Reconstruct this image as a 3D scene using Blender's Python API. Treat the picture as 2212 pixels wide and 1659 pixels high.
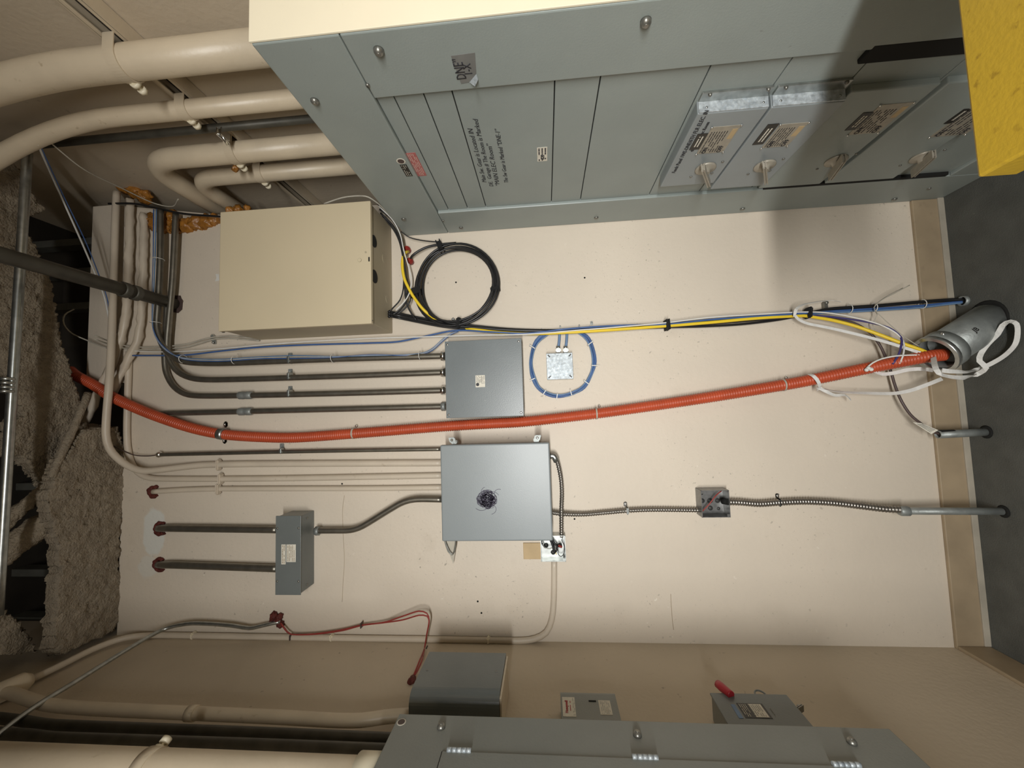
import bpy, bmesh, math, random
from mathutils import Vector, Matrix, noise
random.seed(7)
for o in list(bpy.data.objects): bpy.data.objects.remove(o)
S = bpy.context.scene
COL = S.collection
V = Vector

# ------------------------------------------------------------------ camera
FPX, YAW, PITCH, ROLL = 870.0, .0670, .0813, -.0373
CAM = V((0, -1.55, 1.46))
FW = V((math.sin(YAW)*math.cos(PITCH), math.cos(YAW)*math.cos(PITCH), math.sin(PITCH)))
R0 = V((math.cos(YAW), -math.sin(YAW), 0)); U0 = R0.cross(FW)
RT = R0*math.cos(ROLL) + U0*math.sin(ROLL)      # room-right as held
UP = U0*math.cos(ROLL) - R0*math.sin(ROLL)      # room-up as held
cd = bpy.data.cameras.new('camera'); cam = bpy.data.objects.new('camera', cd); COL.objects.link(cam)
# the phone was turned on its side: picture right = room down, picture up = room right
xa, ya, za = -UP, RT, -FW
cam.matrix_world = Matrix(((xa.x, ya.x, za.x, CAM.x), (xa.y, ya.y, za.y, CAM.y), (xa.z, ya.z, za.z, CAM.z), (0, 0, 0, 1)))
cd.sensor_fit = 'HORIZONTAL'; cd.sensor_width = 36; cd.lens = 36*FPX/2212; cd.clip_start = .02
S.camera = cam

# ------------------------------------------------------------------ light
S.view_settings.view_transform = 'Standard'; S.view_settings.look = 'None'
S.view_settings.gamma = 1; S.view_settings.use_curve_mapping = False
S.view_settings.exposure = 0.0
w = bpy.data.worlds.new('world'); S.world = w; w.use_nodes = True
w.node_tree.nodes['Background'].inputs[0].default_value = (1, .94, .84, 1)
w.node_tree.nodes['Background'].inputs[1].default_value = .04

def area(name, loc, target, sx, sy, power, col, spread=180):
    l = bpy.data.lights.new(name, 'AREA'); l.shape = 'RECTANGLE'; l.size = sx; l.size_y = sy
    l.energy = power; l.color = col; l.spread = math.radians(spread)
    o = bpy.data.objects.new(name, l); COL.objects.link(o); o.location = loc
    o.rotation_euler = (V(target)-V(loc)).to_track_quat('-Z', 'Y').to_euler()
    return o
area('tube_lamp', (-.3, -2.75, 1.52), (.15, 0, 1.15), 1.2, .10, 30, (1, .995, .97), 115)
area('warm_fill', (-.5, -2.6, 2.7), (-.3, 0, .8), 1.1, .25, 2.4, (1, .80, .52))  # added warm fill from behind the camera, not a fixture of the room

# ------------------------------------------------------------------ geometry helpers
def at(px, py, ax, val):
    d = RT*(829.5-py) + FW*FPX + UP*(1106-px)
    t = (val - CAM[ax])/d[ax]
    return CAM + d*t
def W(px, py, off=0.0): return at(px, py, 1, -off)      # on / in front of the back wall
def SX(px, py, X): return at(px, py, 0, X)              # on a plane parallel to the side walls
def FZ(px, py, z=0.0): return at(px, py, 2, z)          # on a level plane

MATS = {}
def mat(name, col, rough=.5, metal=0.0, var=.08, scale=8.0, bump=0.0, bscale=200.0, spec=.5, spots=None, coat=0, patches=()):
    m = bpy.data.materials.new(name); m.use_nodes = True; MATS[name] = m
    nt = m.node_tree; N = nt.nodes; L = nt.links; b = N['Principled BSDF']
    b.inputs['Roughness'].default_value = rough; b.inputs['Metallic'].default_value = metal
    b.inputs['Specular IOR Level'].default_value = spec
    if coat: b.inputs['Coat Weight'].default_value = coat
    tc = N.new('ShaderNodeNewGeometry')
    nz = N.new('ShaderNodeTexNoise'); nz.inputs['Scale'].default_value = scale; nz.inputs['Detail'].default_value = 6
    L.new(tc.outputs['Position'], nz.inputs['Vector'])
    rp = N.new('ShaderNodeValToRGB'); L.new(nz.outputs['Fac'], rp.inputs[0])
    c = V(col); rp.color_ramp.elements[0].position = .3; rp.color_ramp.elements[1].position = .7
    rp.color_ramp.elements[0].color = (*(c*(1-var)), 1); rp.color_ramp.elements[1].color = (*(c*(1+var)), 1)
    out = rp.outputs[0]
    def over(fac, colour):
        nonlocal out
        mx = N.new('ShaderNodeMix'); mx.data_type = 'RGBA'
        L.new(fac, mx.inputs[0]); L.new(out, mx.inputs[6]); mx.inputs[7].default_value = (*colour, 1); out = mx.outputs[2]
    def thresh(sock, a, bb, hi=1.0):
        r = N.new('ShaderNodeMapRange'); r.inputs[1].default_value = a; r.inputs[2].default_value = bb
        r.inputs[3].default_value = 0; r.inputs[4].default_value = hi; L.new(sock, r.inputs[0]); return r.outputs[0]
    if spots:
        for (sc, a, bb, hi, colour) in spots:
            n2 = N.new('ShaderNodeTexNoise'); n2.inputs['Scale'].default_value = sc; n2.inputs['Detail'].default_value = 4
            L.new(tc.outputs['Position'], n2.inputs['Vector'])
            n3 = N.new('ShaderNodeTexNoise'); n3.inputs['Scale'].default_value = 2.3; n3.inputs['Detail'].default_value = 2
            L.new(tc.outputs['Position'], n3.inputs['Vector'])
            ml = N.new('ShaderNodeMath'); ml.operation = 'MULTIPLY'
            L.new(thresh(n2.outputs['Fac'], a, bb, hi), ml.inputs[0]); L.new(thresh(n3.outputs['Fac'], .45, .62), ml.inputs[1])
            over(ml.outputs[0], colour)
    for (c0, rad, amp, a, bb, hi, colour) in patches:      # smears with a shape of their own: centre, radii, raggedness
        vm = N.new('ShaderNodeVectorMath'); vm.operation = 'SUBTRACT'; L.new(tc.outputs['Position'], vm.inputs[0]); vm.inputs[1].default_value = c0
        vd = N.new('ShaderNodeVectorMath'); vd.operation = 'DIVIDE'; L.new(vm.outputs[0], vd.inputs[0]); vd.inputs[1].default_value = rad
        vl = N.new('ShaderNodeVectorMath'); vl.operation = 'LENGTH'; L.new(vd.outputs[0], vl.inputs[0])
        n5 = N.new('ShaderNodeTexNoise'); n5.inputs['Scale'].default_value = 22; n5.inputs['Detail'].default_value = 5; L.new(tc.outputs['Position'], n5.inputs['Vector'])
        ma = N.new('ShaderNodeMath'); ma.operation = 'MULTIPLY_ADD'; L.new(n5.outputs['Fac'], ma.inputs[0]); ma.inputs[1].default_value = -amp; L.new(vl.outputs['Value'], ma.inputs[2])
        r = N.new('ShaderNodeMapRange'); r.inputs[1].default_value = bb; r.inputs[2].default_value = a; r.inputs[3].default_value = 0; r.inputs[4].default_value = hi
        L.new(ma.outputs[0], r.inputs[0]); over(r.outputs[0], colour)
    L.new(out, b.inputs['Base Color'])
    if bump:
        n4 = N.new('ShaderNodeTexNoise'); n4.inputs['Scale'].default_value = bscale; n4.inputs['Detail'].default_value = 4
        L.new(tc.outputs['Position'], n4.inputs['Vector'])
        bp = N.new('ShaderNodeBump'); bp.inputs['Strength'].default_value = bump; bp.inputs['Distance'].default_value = .01
        L.new(n4.outputs['Fac'], bp.inputs['Height']); L.new(bp.outputs[0], b.inputs['Normal'])
    return m
DK = (.10, .085, .065)
mat('wall', (.66, .58, .475), .55, var=.05, scale=2.2, bump=.10, bscale=60,
    spots=[(62, .66, .71, .5, DK), (125, .655, .71, .45, DK), (260, .66, .71, .35, DK), (9, .60, .75, .2, (.45, .37, .27)), (38, .70, .74, .8, (.85, .8, .7))],
    patches=[((*W(333, 1150), ), (.105, .2, .055), .55, .58, .70, .9, (.68, .68, .63)), ((*W(320, 1225), ), (.05, .2, .05), .9, .35, .55, .6, (.66, .65, .59))])
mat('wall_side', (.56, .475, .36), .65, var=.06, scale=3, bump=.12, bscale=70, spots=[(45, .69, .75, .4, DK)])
mat('baseshoe', (.40, .36, .29), .5, var=.15, scale=12)
mat('flex', (.27, .25, .225), .33, .85, var=.12, scale=40)
mat('openbox', (.24, .24, .235), .38, .75, var=.2, scale=60)
mat('baseboard', (.345, .265, .17), .5, var=.12, scale=9, spots=[(30, .6, .75, .5, (.2, .15, .1))])
mat('floor', (.085, .088, .08), .55, var=.16, scale=14, bump=.25, bscale=240, spots=[(60, .7, .76, .5, (.25, .24, .2))])
mat('cavity_shade', (.035, .028, .02), .9, var=.4, scale=6)  # near-black colour carries the shade of the ceiling cavity and strut slot
mat('stud', (.16, .16, .14), .5, .3, var=.2, scale=12)
mat('spray', (.30, .25, .185), .95, var=.16, scale=40, bump=.9, bscale=150, spec=.1, spots=[(110, .60, .78, .5, (.18, .14, .095))])
mat('creampaint', (.60, .505, .37), .38, var=.07, scale=9, bump=.05, bscale=90, spots=[(40, .66, .74, .5, (.3, .22, .12))])
mat('creamside', (.80, .73, .56), .45, var=.03, scale=5, spots=[(30, .68, .74, .5, (.45, .36, .22))])
mat('enamel', (.275, .31, .295), .38, var=.04, scale=7, bump=.04, bscale=260, spots=[(70, .72, .77, .4, (.12, .12, .11))])
mat('boxgrey', (.155, .175, .18), .33, .0, var=.05, scale=9, bump=.03, bscale=260, spots=[(60, .68, .74, .5, (.4, .42, .42))])
mat('covergrey', (.27, .30, .31), .34, var=.04, scale=8)
mat('pipepaint', (.60, .52, .415), .42, var=.06, scale=9, bump=.05, bscale=90, spots=[(40, .66, .74, .4, (.3, .22, .12))])
mat('hoffman', (.235, .262, .27), .36, .0, var=.03, scale=6, bump=.03, bscale=300)
mat('darkgrey', (.155, .17, .165), .3, var=.06, scale=8, bump=.04, bscale=200)
mat('panelgrey', (.235, .245, .225), .45, var=.05, scale=8, bump=.06, bscale=220)
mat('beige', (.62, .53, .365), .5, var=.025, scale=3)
mat('beigeshade', (.42, .36, .25), .5, var=.06, scale=5)  # same beige darkened, shade put into the cabinet sides and underside
mat('emt', (.24, .225, .19), .38, .85, var=.15, scale=30)
mat('galv', (.42, .435, .42), .3, .9, var=.2, scale=45)
mat('galvdull', (.30, .32, .31), .5, .5, var=.2, scale=25, bump=.1, bscale=120)
mat('zinc', (.45, .49, .51), .5, .35, var=.35, scale=110, spots=[(170, .48, .6, .55, (.33, .40, .47))])
mat('bright', (.8, .8, .78), .2, 1.0, var=.05)
mat('steelpipe', (.08, .075, .06), .5, .3, var=.25, scale=20)
mat('bolt', (.24, .235, .21), .35, .7, var=.2, scale=90)
mat('black', (.012, .012, .013), .38, var=.1)
mat('velcro', (.008, .008, .008), .9, var=.1)
mat('blue', (.05, .115, .30), .42, var=.12, scale=30)
mat('bluepale', (.12, .21, .36), .42, var=.12, scale=30)
mat('navy', (.05, .04, .16), .42, var=.12, scale=30)
mat('white', (.72, .71, .67), .5, var=.06, scale=30)
mat('whitedull', (.45, .42, .35), .6, var=.15, scale=30)
mat('tape', (.74, .73, .70), .75, var=.08, scale=60, bump=.2, bscale=500)
mat('yellow', (.80, .57, .03), .4, var=.05)
mat('yellowpaint', (.55, .36, .028), .38, var=.08, scale=5, bump=.06, bscale=160, spots=[(60, .63, .72, .7, (.25, .14, .01))])
mat('orange', (.47, .075, .028), .36, var=.1, scale=14)
mat('redwire', (.30, .042, .034), .45, var=.15)
mat('putty', (.105, .016, .010), .7, var=.3, scale=60, bump=.6, bscale=120)
mat('redcap', (.24, .022, .016), .35, var=.1)
mat('foam', (.36, .15, .025), .15, var=.4, scale=25, bump=.8, bscale=60)
mat('plaster', (.74, .73, .67), .8, var=.06, scale=20, bump=.2, bscale=90)
mat('paper', (.72, .68, .58), .7, var=.08, scale=60)
mat('papertan', (.48, .36, .2), .6, var=.1, scale=30)
mat('plate', (.36, .33, .27), .4, .2, var=.1, scale=60)
mat('blackplate', (.02, .018, .015), .4, var=.1)
mat('ink', (.02, .02, .025), .6, var=.1)
mat('inkpurple', (.025, .014, .05), .5, var=.1)
mat('ducttape', (.17, .17, .16), .5, var=.08, scale=40)
mat('redlabel', (.42, .13, .12), .6, var=.08, scale=40)
mat('redhandle', (.38, .02, .03), .35, var=.05)
mat('redprint', (.45, .03, .03), .6, var=.05)
mat('wood', (.52, .38, .21), .65, var=.12, scale=14)
mat('clear', (.5, .46, .38), .3, var=.1)
mat('gap', (.006, .006, .005), .9, var=.1)
mat('oldcable', (.075, .05, .045), .45, var=.1)

ROOT = {}
class G:
    """collects shapes in world space; build() links them as one mesh object"""
    def __init__(s): s.bm = bmesh.new(); s.sm = []
    def box(s, lo, hi, bev=0.0, seg=2):
        lo, hi = V(lo), V(hi)
        r = bmesh.ops.create_cube(s.bm, size=1)
        vs = r['verts']; c = (lo+hi)/2; d = hi-lo
        for v in vs: v.co = V((v.co.x*d.x, v.co.y*d.y, v.co.z*d.z)) + c
        if bev:
            es = list({e for v in vs for e in v.link_edges})
            bmesh.ops.bevel(s.bm, geom=es, offset=bev, segments=seg, affect='EDGES', profile=.5)
        return s
    def obox(s, c, ax, ay, az, sz, bev=0):
        r = bmesh.ops.create_cube(s.bm, size=1); vs = r['verts']
        for v in vs: v.co = V(c) + V(ax).normalized()*v.co.x*sz[0] + V(ay).normalized()*v.co.y*sz[1] + V(az).normalized()*v.co.z*sz[2]
        if bev: bmesh.ops.bevel(s.bm, geom=list({e for v in vs for e in v.link_edges}), offset=bev, segments=2, affect='EDGES')
        return s
    def rings(s, pts, rad, n=10, cap=True, lump=0.0):
        """sweep: pts polyline, rad number or list"""
        m = len(pts)
        if not hasattr(rad, '__len__'): rad = [rad]*m
        prev = None; t0 = (pts[1]-pts[0]).normalized()
        a = V((0, 0, 1)) if abs(t0.z) < .9 else V((1, 0, 0))
        nx = (a - t0*a.dot(t0)).normalized(); first = None
        for i in range(m):
            t = (pts[min(i+1, m-1)] - pts[max(i-1, 0)])
            if t.length < 1e-9: t = t0
            t = t.normalized(); nx = (nx - t*nx.dot(t)).normalized(); ny = t.cross(nx)
            ring = []
            for k in range(n):
                an = 2*math.pi*k/n; d = nx*math.cos(an)+ny*math.sin(an); r = rad[i]
                p = pts[i] + d*r
                if lump: p = pts[i] + d*(r + lump*noise.noise(p*45) + lump*.7*noise.noise(p*110))
                ring.append(s.bm.verts.new(p))
            if prev:
                for k in range(n):
                    f = s.bm.faces.new((prev[k], prev[(k+1) % n], ring[(k+1) % n], ring[k])); f.smooth = True
            else: first = ring
            prev = ring; t0 = t
        if cap:
            s.bm.faces.new(list(reversed(first))); s.bm.faces.new(prev)
        return s
    def cyl(s, a, b, r, n=14, r2=None): return s.rings([V(a), V(b)], [r, r if r2 is None else r2], n)
    def dome(s, c, nrm, r, h, n=14):
        """shallow button head"""
        c = V(c); nrm = V(nrm).normalized()
        return s.rings([c, c+nrm*h*.45, c+nrm*h*.8, c+nrm*h], [r, r*.96, r*.72, r*.3], n)
    def ribbon(s, pts, nrms, wd, th=.0008):
        n = len(pts); rows = []
        for i in range(n):
            t = (pts[min(i+1, n-1)]-pts[max(i-1, 0)]).normalized(); nn = V(nrms[i]); nn = (nn - t*nn.dot(t))
            nn = nn.normalized() if nn.length > 1e-6 else t.orthogonal().normalized()
            b = t.cross(nn)
            rows.append([s.bm.verts.new(pts[i]+b*wd/2*x+nn*th/2*y) for x, y in((-1, -1), (1, -1), (1, 1), (-1, 1))])
        for i in range(n-1):
            for k in range(4):
                f = s.bm.faces.new((rows[i][k], rows[i][(k+1) % 4], rows[i+1][(k+1) % 4], rows[i+1][k]))
        s.bm.faces.new(list(reversed(rows[0]))); s.bm.faces.new(rows[-1])
        return s
    def prism(s, poly, d):
        """closed outline extruded by vector d"""
        a = [s.bm.verts.new(V(p)) for p in poly]; b = [s.bm.verts.new(V(p)+V(d)) for p in poly]
        n = len(a)
        s.bm.faces.new(list(reversed(a))); s.bm.faces.new(b)
        for i in range(n): s.bm.faces.new((a[i], a[(i+1) % n], b[(i+1) % n], b[i]))
        return s
    def mesh(s, me):
        s.bm.from_mesh(me); return s
    def build(s, name, m, parent=None):
        bmesh.ops.recalc_face_normals(s.bm, faces=s.bm.faces[:])
        me = bpy.data.meshes.new(name)
        if parent is not None:
            off = ROOT[parent.name]
        else:
            xs = [v.co for v in s.bm.verts]
            off = V((sum(v.x for v in xs)/len(xs), sum(v.y for v in xs)/len(xs), min(v.z for v in xs)))
        for v in s.bm.verts: v.co -= off
        s.bm.to_mesh(me); s.bm.free()
        me.materials.append(MATS[m])
        o = bpy.data.objects.new(name, me); COL.objects.link(o)
        if parent is not None: o.parent = parent
        else: o.location = off
        ROOT[o.name] = off
        return o
def tag(o, label, cat, group=None):
    o['label'] = label; o['category'] = cat
    if group: o['group'] = group
    return o
def thing(name, label, cat, loc, group=None):
    o = bpy.data.objects.new(name, None); o.empty_display_size = .05; COL.objects.link(o); o.location = V(loc)
    ROOT[o.name] = V(loc); return tag(o, label, cat, group)
def struct(g, name, m, parent=None):
    o = g.build(name, m, parent)
    if parent is None: o['kind'] = 'structure'
    return o
def part(o, label): o['label'] = label; return o

def smooth(pts, step=.012):
    """centripetal-like Catmull-Rom resampled"""
    P = [pts[0]*2-pts[1]] + list(pts) + [pts[-1]*2-pts[-2]]
    out = []
    for i in range(1, len(P)-2):
        a, b, c, d = P[i-1], P[i], P[i+1], P[i+2]
        L = (c-b).length; n = max(2, int(L/step))
        m1 = (c-a)*.5; m2 = (d-b)*.5
        k1 = min(1, L/max(m1.length, 1e-6)); k2 = min(1, L/max(m2.length, 1e-6)); m1 = m1*k1; m2 = m2*k2
        for j in range(n):
            t = j/n; t2 = t*t; t3 = t2*t
            out.append(b*(2*t3-3*t2+1) + m1*(t3-2*t2+t) + c*(-2*t3+3*t2) + m2*(t3-t2))
    out.append(P[-2]); return out
def fillet(pts, R):
    """polyline with circular-looking bends of radius R"""
    out = [pts[0]]
    for i in range(1, len(pts)-1):
        p, a, b = pts[i], pts[i-1], pts[i+1]
        da = (a-p); db = (b-p); l = min(R, da.length*.48, db.length*.48)
        s, e = p+da.normalized()*l, p+db.normalized()*l
        for j in range(9):
            t = j/8; out.append(s*(1-t)**2 + p*2*t*(1-t) + e*t*t)
    out.append(pts[-1]); return out
def WP(lst, off=0.0):
    return [W(q[0], q[1], q[2] if len(q) > 2 else off) for q in lst]
def cable(name, label, cat, pts, r, m, n=8, parent=None, step=.012, group=None):
    o = G().rings(smooth(pts, step), r, n).build(name, m, parent)
    if parent is None: tag(o, label, cat, group)
    return o
def corrug(g, pts, r, pitch, depth, n=14):
    P = smooth(pts, .004); acc = [0]
    for i in range(1, len(P)): acc.append(acc[-1]+(P[i]-P[i-1]).length)
    T = acc[-1]; k = int(T/(pitch/4)); qs = []; rs = []; j = 0
    for i in range(k+1):
        s = T*i/k
        while j < len(acc)-2 and acc[j+1] < s: j += 1
        f = (s-acc[j])/max(1e-9, acc[j+1]-acc[j]); qs.append(P[j].lerp(P[j+1], min(1, f))); rs.append(r-depth*(0, .5, 1, .5)[i % 4])
    return g.rings(qs, rs, n)
def text(name, body, org, right, up, size, m, parent, shear=0.0, bold=0.0, align='LEFT', wscale=1.0):
    c = bpy.data.curves.new('t', 'FONT'); c.body = body; c.size = size; c.shear = shear; c.offset = bold
    c.resolution_u = 2; c.align_x = align; c.space_character = 1.0
    o = bpy.data.objects.new('t', c); COL.objects.link(o)
    me = bpy.data.meshes.new_from_object(o.evaluated_get(bpy.context.evaluated_depsgraph_get()))
    bpy.data.objects.remove(o); bpy.data.curves.remove(c)
    rt = V(right).normalized(); u = V(up).normalized(); org = V(org)
    for v in me.vertices: v.co = org + rt*v.co.x*wscale + u*v.co.y
    g = G().mesh(me); bpy.data.meshes.remove(me)
    bm = g.bm
    nr = rt.cross(u)*.0004
    r = bmesh.ops.extrude_face_region(bm, geom=bm.faces[:])
    for v in [e for e in r['geom'] if isinstance(e, bmesh.types.BMVert)]: v.co += nr
    return g.build(name, m, parent)
def lines(name, org, right, up, w, h, n, m, parent, dens=.7, th=.35, seed=0):
    """rows of tiny dashes standing for print too small to read"""
    rnd = random.Random(seed); g = G(); rt = V(right).normalized(); u = V(up).normalized(); nr = rt.cross(u)
    org = V(org)
    for i in range(n):
        y = h*(1-(i+.5)/n); x = 0
        while x < w:
            l = min(w-x, w*rnd.uniform(.05, .2))
            if rnd.random() < dens: g.obox(org+rt*(x+l/2)+u*y+nr*.0003, rt, u, nr, (l*.85, h/n*th, .0004))
            x += l*1.05
    return g.build(name, m, parent)
def lumpy_slab(polypx, z, thick, name, m, cell=.0065, amp=.007, parent=None, label=None, cat=None, X0=None):
    """ragged sprayed slab: outline given by points on the level plane z"""
    poly = [FZ(a, b, z) for a, b in polypx]; poly = [(p.x, p.y) for p in poly]
    def inside(x, y):
        c = False; j = len(poly)-1
        for i in range(len(poly)):
            (xi, yi), (xj, yj) = poly[i], poly[j]
            if (yi > y) != (yj > y) and x < (xj-xi)*(y-yi)/(yj-yi)+xi: c = not c
            j = i
        return c
    x0 = min(p[0] for p in poly); x1 = max(p[0] for p in poly); y0 = min(p[1] for p in poly); y1 = max(p[1] for p in poly)
    nx = int((x1-x0)/cell)+1; ny = int((y1-y0)/cell)+1
    g = G(); vs = {}
    def vert(i, j):
        if (i, j) not in vs:
            x = x0+i*cell; y = y0+j*cell
            q = V((x, y, 0)); jx = (noise.noise(q*60)+noise.noise(q*170))*.006; jy = (noise.noise(q*60+V((9, 3, 1)))+noise.noise(q*170+V((2, 8, 4))))*.006
            h = amp*(noise.noise(q*22)+.7*noise.noise(q*60)+.5*noise.noise(q*130))
            vs[(i, j)] = g.bm.verts.new((x+jx, y+jy, z-h))
        return vs[(i, j)]
    for i in range(nx):
        for j in range(ny):
            if inside(x0+(i+.5)*cell, y0+(j+.5)*cell):
                f = g.bm.faces.new((vert(i, j), vert(i, j+1), vert(i+1, j+1), vert(i+1, j))); f.smooth = True
    be = [e for e in g.bm.edges if len(e.link_faces) == 1]
    for st in range(3):
        r = bmesh.ops.extrude_edge_only(g.bm, edges=be)
        nv = [e for e in r['geom'] if isinstance(e, bmesh.types.BMVert)]
        for v in nv:
            v.co.z += thick/3
            v.co += V((noise.noise(v.co*40), noise.noise(v.co*40+V((5, 5, 5))), 0))*.006
        be = [e for e in r['geom'] if isinstance(e, bmesh.types.BMEdge)]
    for f in g.bm.faces: f.smooth = True
    o = g.build(name, m, parent)
    return o

XL, XR, ZW = -.853, 1.01, 3.40
# ------------------------------------------------------------------ setting
struct(G().box((XL-.12, -2.9, -.1), (XR+.1, .1, 0)), 'floor', 'floor')
wb = struct(G().box((XL-.1, 0, -.05), (.17, .10, 3.22)).prism([V((.17, 0, -.05)), V((.86, 0, -.05)), V((.86, 0, 2.75)), V((.95, 0, 3.30)), V((.95, 0, ZW)), V((.17, 0, ZW))], (0, .10, 0)), 'wall_back', 'wall')
struct(G().box((.70, .50, -.05), (XR+.1, .58, 3.9)), 'wall_recess', 'wall_side')
struct(G().box((XL-.1, -2.9, -.05), (XL, .1, 3.9)), 'wall_left', 'wall_side')
struct(G().box((XR, -2.9, -.05), (XR+.1, .58, 3.9)), 'wall_right', 'wall_side')
struct(G().box((XL-.1, -2.9, 3.9), (XR+.1, .6, 4.0)), 'ceiling', 'cavity_shade')
struct(G().box((XL-.1, .28, 3.0), (.80, .34, 3.9)), 'wall_cavity', 'cavity_shade')
bbk = struct(G().box((XL, -.012, 0), (.72, 0, .103), .003), 'baseboard_back', 'baseboard')
G().box((XL+.013, -.017, 0), (.72, -.0115, .020), .001).build('base_shoe', 'baseshoe', bbk)
struct(G().box((XL, -2.9, 0), (XL+.012, -.012, .103), .003), 'baseboard_left', 'baseboard')
# white plaster smeared on the wall round the two fire-stopped conduits
part(G().prism([W(466, 592, 0), W(473, 592, 0), W(474, 606, 0), W(465, 608, 0), W(468, 600, 0)], (0, -.001, 0)).build('plaster_patch', 'white', wb), 'white paint dab')
# hairline cracks
for k, pts in enumerate([[(744, 1070), (740, 1100), (742, 1170), (744, 1210), (741, 1260), (739, 1300)], [(1449, 1283), (1450, 1310), (1453, 1345), (1455, 1360)]]):
    G().rings(smooth(WP(pts, .0002), .02), .0008, 5).build('wall_crack', 'baseboard', wb)
# old holes left by anchors
for (a, b) in ((1241, 1121), (1178, 1127), (1032, 1299), (1040, 1324), (782, 1031), (739, 1045), (1263, 600), (985, 610)):
    p = W(a, b); G().cyl(p+V((0, -.0008, 0)), p+V((0, .002, 0)), .0035, 10).build('anchor_hole', 'gap', wb)
# vertical studs in the dark gap above the wall
for i, (px, py) in enumerate(((130, 522), (150, 660), (155, 585), (60, 1052), (95, 1240), (95, 1345))):
    p = W(px, py, -.12)
    G().box((p.x-.016, .13, 3.2), (p.x+.016, .19, 3.9), .002).build('stud', 'stud', None)
    o = COL.objects[-1]; o.name = 'trim_%d' % (i+1); o['kind'] = 'structure'

# sprayed fireproofing on the beams under the deck
A = [(-40, 330), (20, 330), (60, 400), (100, 455), (48, 470), (50, 489), (83, 542), (111, 602), (121, 673), (137, 754), (160, 825), (177, 876), (172, 914), (240, 921), (262, 962), (270, 1028), (262, 1070), (115, 1090), (105, 1045), (78, 1020), (52, 985), (20, 985), (30, 905), (54, 899), (40, 860), (25, 820), (5, 780), (-40, 700)]
B = [(255, 921), (268, 962), (272, 1028), (268, 1083), (261, 1129), (258, 1220), (266, 1324), (246, 1363), (130, 1416), (122, 1407), (124, 1283), (130, 1228), (127, 1175), (111, 1129), (104, 1099), (110, 1040), (180, 930)]
Cc = [(-40, 1300), (0, 1310), (30, 1335), (60, 1370), (82, 1408), (-40, 1420)]
tag(lumpy_slab(A, 3.30, .05, 'fireproofed_beam', 'spray'), 'wide brown sprayed beam slanting past the galvanised pipe overhead', 'beam')
tag(lumpy_slab(B, 3.215, .05, 'fireproofed_beam', 'spray'), 'brown sprayed beam hugging the top of the cream back wall', 'beam')
tag(lumpy_slab(Cc, 3.32, .05, 'fireproofed_beam', 'spray'), 'small sprayed beam end in the upper corner by the left wall', 'beam')
for (a, b, r, lb) in (((122, 1035), (-30, 1165), .022, 'slim fuzzy sprayed brace slanting off the beam end, nearer the galvanised pipe coupling'),
                      ((118, 1118), (-30, 1215), .042, 'thick fuzzy sprayed brace slanting beside the dark stud gap')):
    p, q = FZ(*a, 3.27), FZ(*b, 3.33)
    tag(G().rings([p.lerp(q, i/30) for i in range(31)], r, 20, lump=.010).build('fireproofed_brace', 'spray'), lb, 'brace')

# ------------------------------------------------------------------ switchgear
SGX = .72; Y0, Y1 = -.863, -.002; ZT = 1.999
IN0, IN1 = -.704, -.165; ZH = 1.824; ZB = .118
sg = thing('switchgear', 'tall grey switchgear cabinet with handwriting and rotary breaker handles', 'switchgear', (.86, -.43, 0))
G().box((SGX+.02, Y0+.012, 0), (XR-.005, Y1, ZT-.004), .004).build('body', 'enamel', sg)
part(G().box((SGX+.0015, Y0-.004, .0), (XR-.005, Y0+.0005, ZT+.002), .001).build('side_panel', 'creamside', sg), 'bright cream painted side sheet')
G().box((SGX, Y0+.001, ZH), (SGX+.018, Y1, ZT), .003).build('header_trim', 'enamel', sg)
G().box((SGX, Y0+.001, .0), (SGX+.018, IN0, ZH-.0015), .003).build('near_trim', 'enamel', sg)
G().box((SGX, IN1, .0), (SGX+.018, Y1, ZH-.0015), .003).build('far_trim', 'enamel', sg)
G().box((SGX, IN0+.001, .0), (SGX+.018, IN1-.001, ZB), .003).build('bottom_trim', 'enamel', sg)
part(G().box((SGX+.0165, IN0-.002, ZB), (SGX+.0195, IN1+.002, ZH), 0).build('recess_back', 'gap', sg), 'dark recess')
seams = [ZH, 1.782, 1.712, 1.646, 1.413, 1.312, 1.077, .909, .737, .525, .30, ZB]
for i in range(len(seams)-1):
    g = G().box((SGX+.010, IN0+.001, seams[i+1]+.0012), (SGX+.0165, IN1-.001, seams[i]-.0012), .0015)
    cov = g.build('cover_plate', 'enamel', sg)
# black boxes painting in the shadow gaps beside the trims low down
G().box((SGX-.0005, IN0-.012, .24), (SGX+.012, IN0+.035, .765), .003).build('slot', 'gap', sg)
G().box((SGX-.0003, IN1-.012, .13), (SGX+.012, IN1+.001, .70), .001).build('slot', 'gap', sg)
def bolt(px, py, r, h, parent, X=SGX, m='bolt', nm='bolt', nx=-1):
    p = SX(px, py, X); g = G(); g.dome(p, (nx, 0, 0), r, h)
    o = g.build(nm, m, parent)
    G().cyl(p+V((nx*h*.9, 0, 0)), p+V((nx*h*1.05, 0, 0)), r*.42, 8).build('socket', 'blackplate' if r < .005 else 'bolt', o)
    return o
for (a, b, r, h) in ((818, 108, .0105, .011), (1395, 45, .0105, .011), (680, 217, .0095, .009), (794, 183, .0048, .005),
                     (872, 473, .009, .006), (957, 476, .0045, .005), (996, 492, .0085, .005), (1288, 470, .0085, .006), (1604, 451, .0085, .006),
                     (1932, 430, .0085, .006), (2007, 407, .006, .004)):
    bolt(a, b, r, h, sg)
RY, UZ = V((0, -1, 0)), V((0, 0, 1))   # reading direction on a face that looks left
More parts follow.
